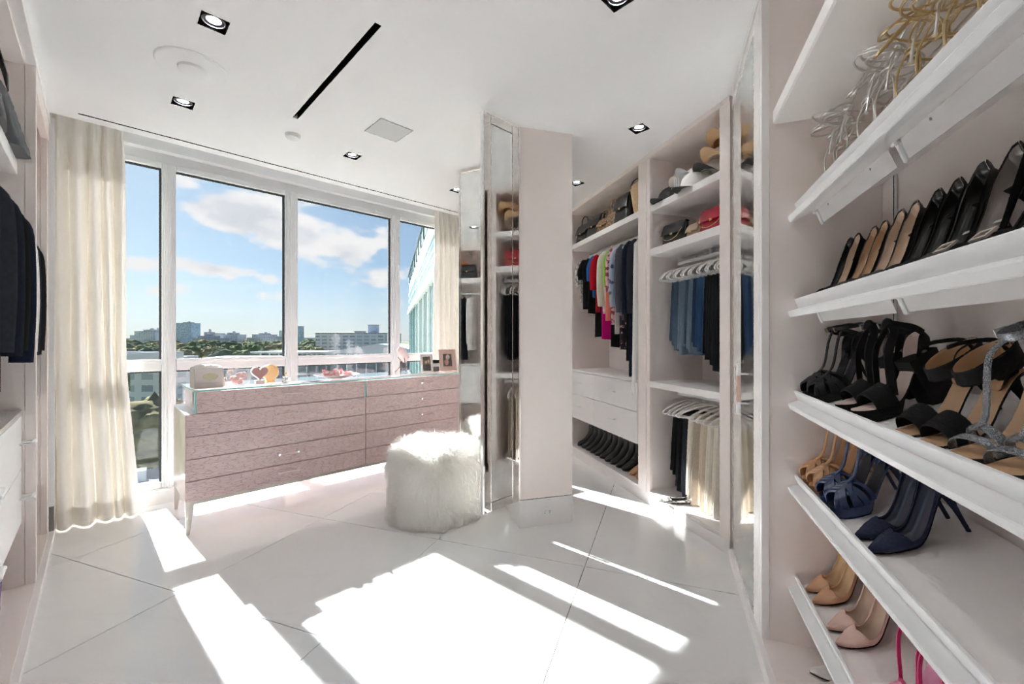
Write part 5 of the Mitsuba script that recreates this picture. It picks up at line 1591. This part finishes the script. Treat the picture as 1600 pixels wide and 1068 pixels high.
# nearer low buildings with balcony bands
t = thing('terrace_building', 'low pale building with long balcony bands in the third window pane', 'building')
F = mul(mv(-118, 262, 0), rotz(-14))
put('walls', bx(-46, 52, 0, 26, GZ, -9.6), 'o_teal', t, F=F)
for z in (-6.6, -13.2, -19.8):
    put('slab', bx(-50, 56, -4, 27, z - .9, z + .2), 'o_white', t, F=F)
for j in range(14):
    put('column', bx(-45 + j * 7, -44.2 + j * 7, -1.6, -.8, GZ, -7.2), 'o_white', t, F=F)
for j in range(13):
    for z in (-12.0, -18.8):
        put('window', bx(-43.5 + j * 7, -38.6 + j * 7, -.3, .1, z - .0, z + 3.6), 'o_dark', t, F=F)
t = thing('pavilion', 'dark pavilion with a white winged roof left of the third window post', 'building')
F = mul(mv(-62, 190, 0), rotz(-14))
put('walls', bx(-20, 24, 0, 14, GZ, -5.2), 'o_dark', t, F=F)
put('roof', trimesh.convex.convex_hull(np.array([[-24, -3, -4.6], [-24, 17, -4.6], [-24, -3, -5.2], [-24, 17, -5.2], [4, -3, -.6], [4, 17, -.6], [28, -3, -4.2], [28, 17, -4.2], [28, -3, -4.9], [28, 17, -4.9], [4, -3, -1.4], [4, 17, -1.4]])), 'o_white', t, F=F)
for j in range(9):
    put('mullion', bx(-19 + j * 5, -18.6 + j * 5, -.4, 0, GZ, -5.3), 'o_white', t, F=F)
t = thing('flat_roof_building', 'white flat roof with raised edges below the left window panes', 'building')
F = mv(-104, 112, 0)
put('walls', bx(1, 9, 2, 16, GZ, -3.6), 'o_hazy_concrete', t, F=F)
put('roof', bx(-12, 10, -9, 9, -3.7, -2.7), 'o_white', t, F=F)
for a in ((-12, 10, -9, -8.4), (-12, 10, 8.4, 9), (-12, -11.4, -9, 9), (9.4, 10, -9, 9)):
    put('parapet', bx(*a, -2.7, -2.1), 'o_white', t, F=F)
for a in ((-10, -7), (-10, 7)):
    put('column', bx(a[0], a[0] + .8, a[1], a[1] + .8, GZ, -3.7), 'o_white', t, F=F)
t = thing('flat_roof_building', 'pale flat roof behind the jewellery box in the second pane', 'building')
F = mul(mv(-150, 225, 0), rotz(10))
put('walls', bx(-12, 22, 0, 22, GZ, -9.2), 'o_hazy_pale', t, F=F)
put('roof', bx(-13, 23, -1, 23, -9.2, -8.2), 'o_white', t, F=F)
# nearer roofs, street and terrace seen through the low left pane
for j, (x, y, w, d, z, m, lab) in enumerate(((-50, 46, 16, 9, -19, 'o_white', 'white low roof seen through the low left pane, the nearest one'), (-60, 62, 18, 12, -21, 'o_teal', 'greenish flat roof seen through the low left pane'), (-92, 92, 16, 14, -19, 'o_dark', 'dark blue grey house seen through the low left pane'), (-122, 128, 22, 10, -17, 'o_brick', 'reddish house with small windows seen through the low left pane'))):
    t = thing('house', lab, 'house')
    F = mul(mv(x, y, 0), rotz(40))
    put('walls', bx(-w / 2, w / 2, -d / 2, d / 2, GZ, z), m, t, F=F)
    put('roof', bx(-w / 2 - .5, w / 2 + .5, -d / 2 - .5, d / 2 + .5, z, z + .8), 'o_white' if j == 0 else 'o_roof', t, F=F)
    for e in (-.25, .2):
        put('roof_unit', bx(w * e - 1.2, w * e + 1.2, -1, 1, z + .8, z + 2.4), 'o_white', t, F=F)

# trees, leaf colours lightened to stand in for haze
for nm, a, b in (('o_leaf_a', (.095, .125, .075), (.20, .24, .135)), ('o_leaf_b', (.12, .145, .085), (.25, .28, .16)), ('o_leaf_c', (.18, .17, .10), (.34, .31, .19)), ('o_leaf_d', (.09, .12, .085), (.18, .22, .15))):
    D(nm, (lambda a, b: lambda p, n, uv: mix(a, b, noise(p.x * .9, p.y * .9, p.z * .9) * .6 + .4 * noise(p.x * .25, p.y * .25, p.z * .25)))(a, b))
D('o_trunk', (.12, .09, .07))
crowns = []
for k in range(5):
    m = trimesh.creation.icosphere(3, 1.0)
    f = meshkit.fbm(m.vertices * 2.3 + k * 9, 3, k)[:, None] + .5 * meshkit.noise(m.vertices * 7 + k, k)[:, None]
    m.vertices = m.vertices * (.62 + .55 * f) * [1, 1, .82]
    crowns.append(m)
rt = np.random.default_rng(11)


def tree(x, y, r, k, label, group, z0=GZ):
    t = thing('tree', label, 'tree', group)
    F = mul(mv(x, y, z0 + r * 1.35), rotz(rt.uniform(0, 360)), np.diag([r, r, r, 1]))
    put('crown', crowns[k % 5], ('o_leaf_a', 'o_leaf_b', 'o_leaf_d', 'o_leaf_c')[k % 4], t, F=F, smooth=True)
    put('trunk', cyl((x, y, z0), (x, y, z0 + r * 1.1), r * .08, r * .05, 7), 'o_trunk', t)


ROWN = ['front row', 'second row', 'middle', 'far part', 'farthest row']
for row, (Y, z_top, cnt_) in enumerate(((330, 14, 26), (430, 15, 34), (560, 17, 44), (740, 18, 52), (960, 20, 60))):
    for j in range(cnt_):
        px = 170 + (520 - 170) * (j + rt.uniform(.1, .9)) / cnt_
        y = Y * rt.uniform(.92, 1.08)
        r = z_top * rt.uniform(.42, .68)
        tree((px - 800) / FOCAL * y, y, r, int(rt.integers(0, 20)), 'leafy green tree in the ' + ROWN[row] + ' of the park, seen through the ' + ('first' if px < 263 else 'second' if px < 453 else 'third') + ' window bay', 'trees of the park')
for j, (x, y, r, k, lab) in enumerate(((-66, 78, 7.5, 3, 'yellowish tree close below the low left pane'), (-71, 89, 6.5, 7, 'golden tree behind the yellowish tree below the low left pane'), (-122, 140, 9, 0, 'dark green tree beyond the houses below the low left pane'), (-134, 150, 8, 1, 'mid green tree beyond the houses below the low left pane'), (-112, 152, 8, 4, 'green tree right of the houses below the low left pane'))):
    tree(x, y, r, k, lab, None)

# neighbouring glass wing on the right, parallel to the long closet
P('o_wingglass', (.30, .42, .41), .12, specular=.8)
P('o_wingwhite', (.56, .62, .62), .5)
P('o_wingteal', (.16, .28, .30), .3)
wg = thing('glass_wing', 'pale green glass facade of the neighbouring wing right of the window', 'building')
PW = .93
put('core', bx(PW + .25, PW + 7, 7.2, 22.6, GZ, 4.05), 'o_wingwhite', wg, F=C)
z_l = [-6.1, -3.2, -.3, 2.75]
for a, b in zip(z_l[:-1], z_l[1:]):
    put('slab', bx(PW - .10, PW + .3, 7.2, 22.7, b - .16, b), 'o_wingwhite', wg, F=C)
    for j in range(24):
        t0 = 7.2 + j * .64
        put('glass_panel', bx(PW + .04, PW + .07, t0 + .03, t0 + .61, a + .02, b - .18), 'o_wingglass', wg, F=C)
        put('fin', bx(PW - .03, PW + .1, t0 - .025, t0 + .025, a + .01, b - .16), 'o_wingwhite' if j % 3 == 0 else 'o_wingteal', wg, F=C)
for k in range(5):
    put('louvre', bx(PW - .05, PW + .02, 7.2, 22.7, 2.86 + .17 * k, 2.94 + .17 * k), 'o_wingteal' if k % 2 else 'o_wingwhite', wg, F=C)
put('parapet_band', bx(PW - .02, PW + .24, 7.2, 22.7, 3.72, 4.12), 'o_wingwhite', wg, F=C)
for j in range(13):
    t0 = 7.2 + j * 1.2
    put('railing_glass', bx(PW - .04, PW - .02, t0 + .05, t0 + 1.15, 4.14, 4.50), 'o_wingglass', wg, F=C)
    put('railing_post', bx(PW - .07, PW + .0, t0 - .04, t0 + .04, 4.10, 4.56), 'o_dark', wg, F=C)
put('handrail', bx(PW - .08, PW + .02, 7.2, 22.7, 4.54, 4.62), 'o_dark', wg, F=C)
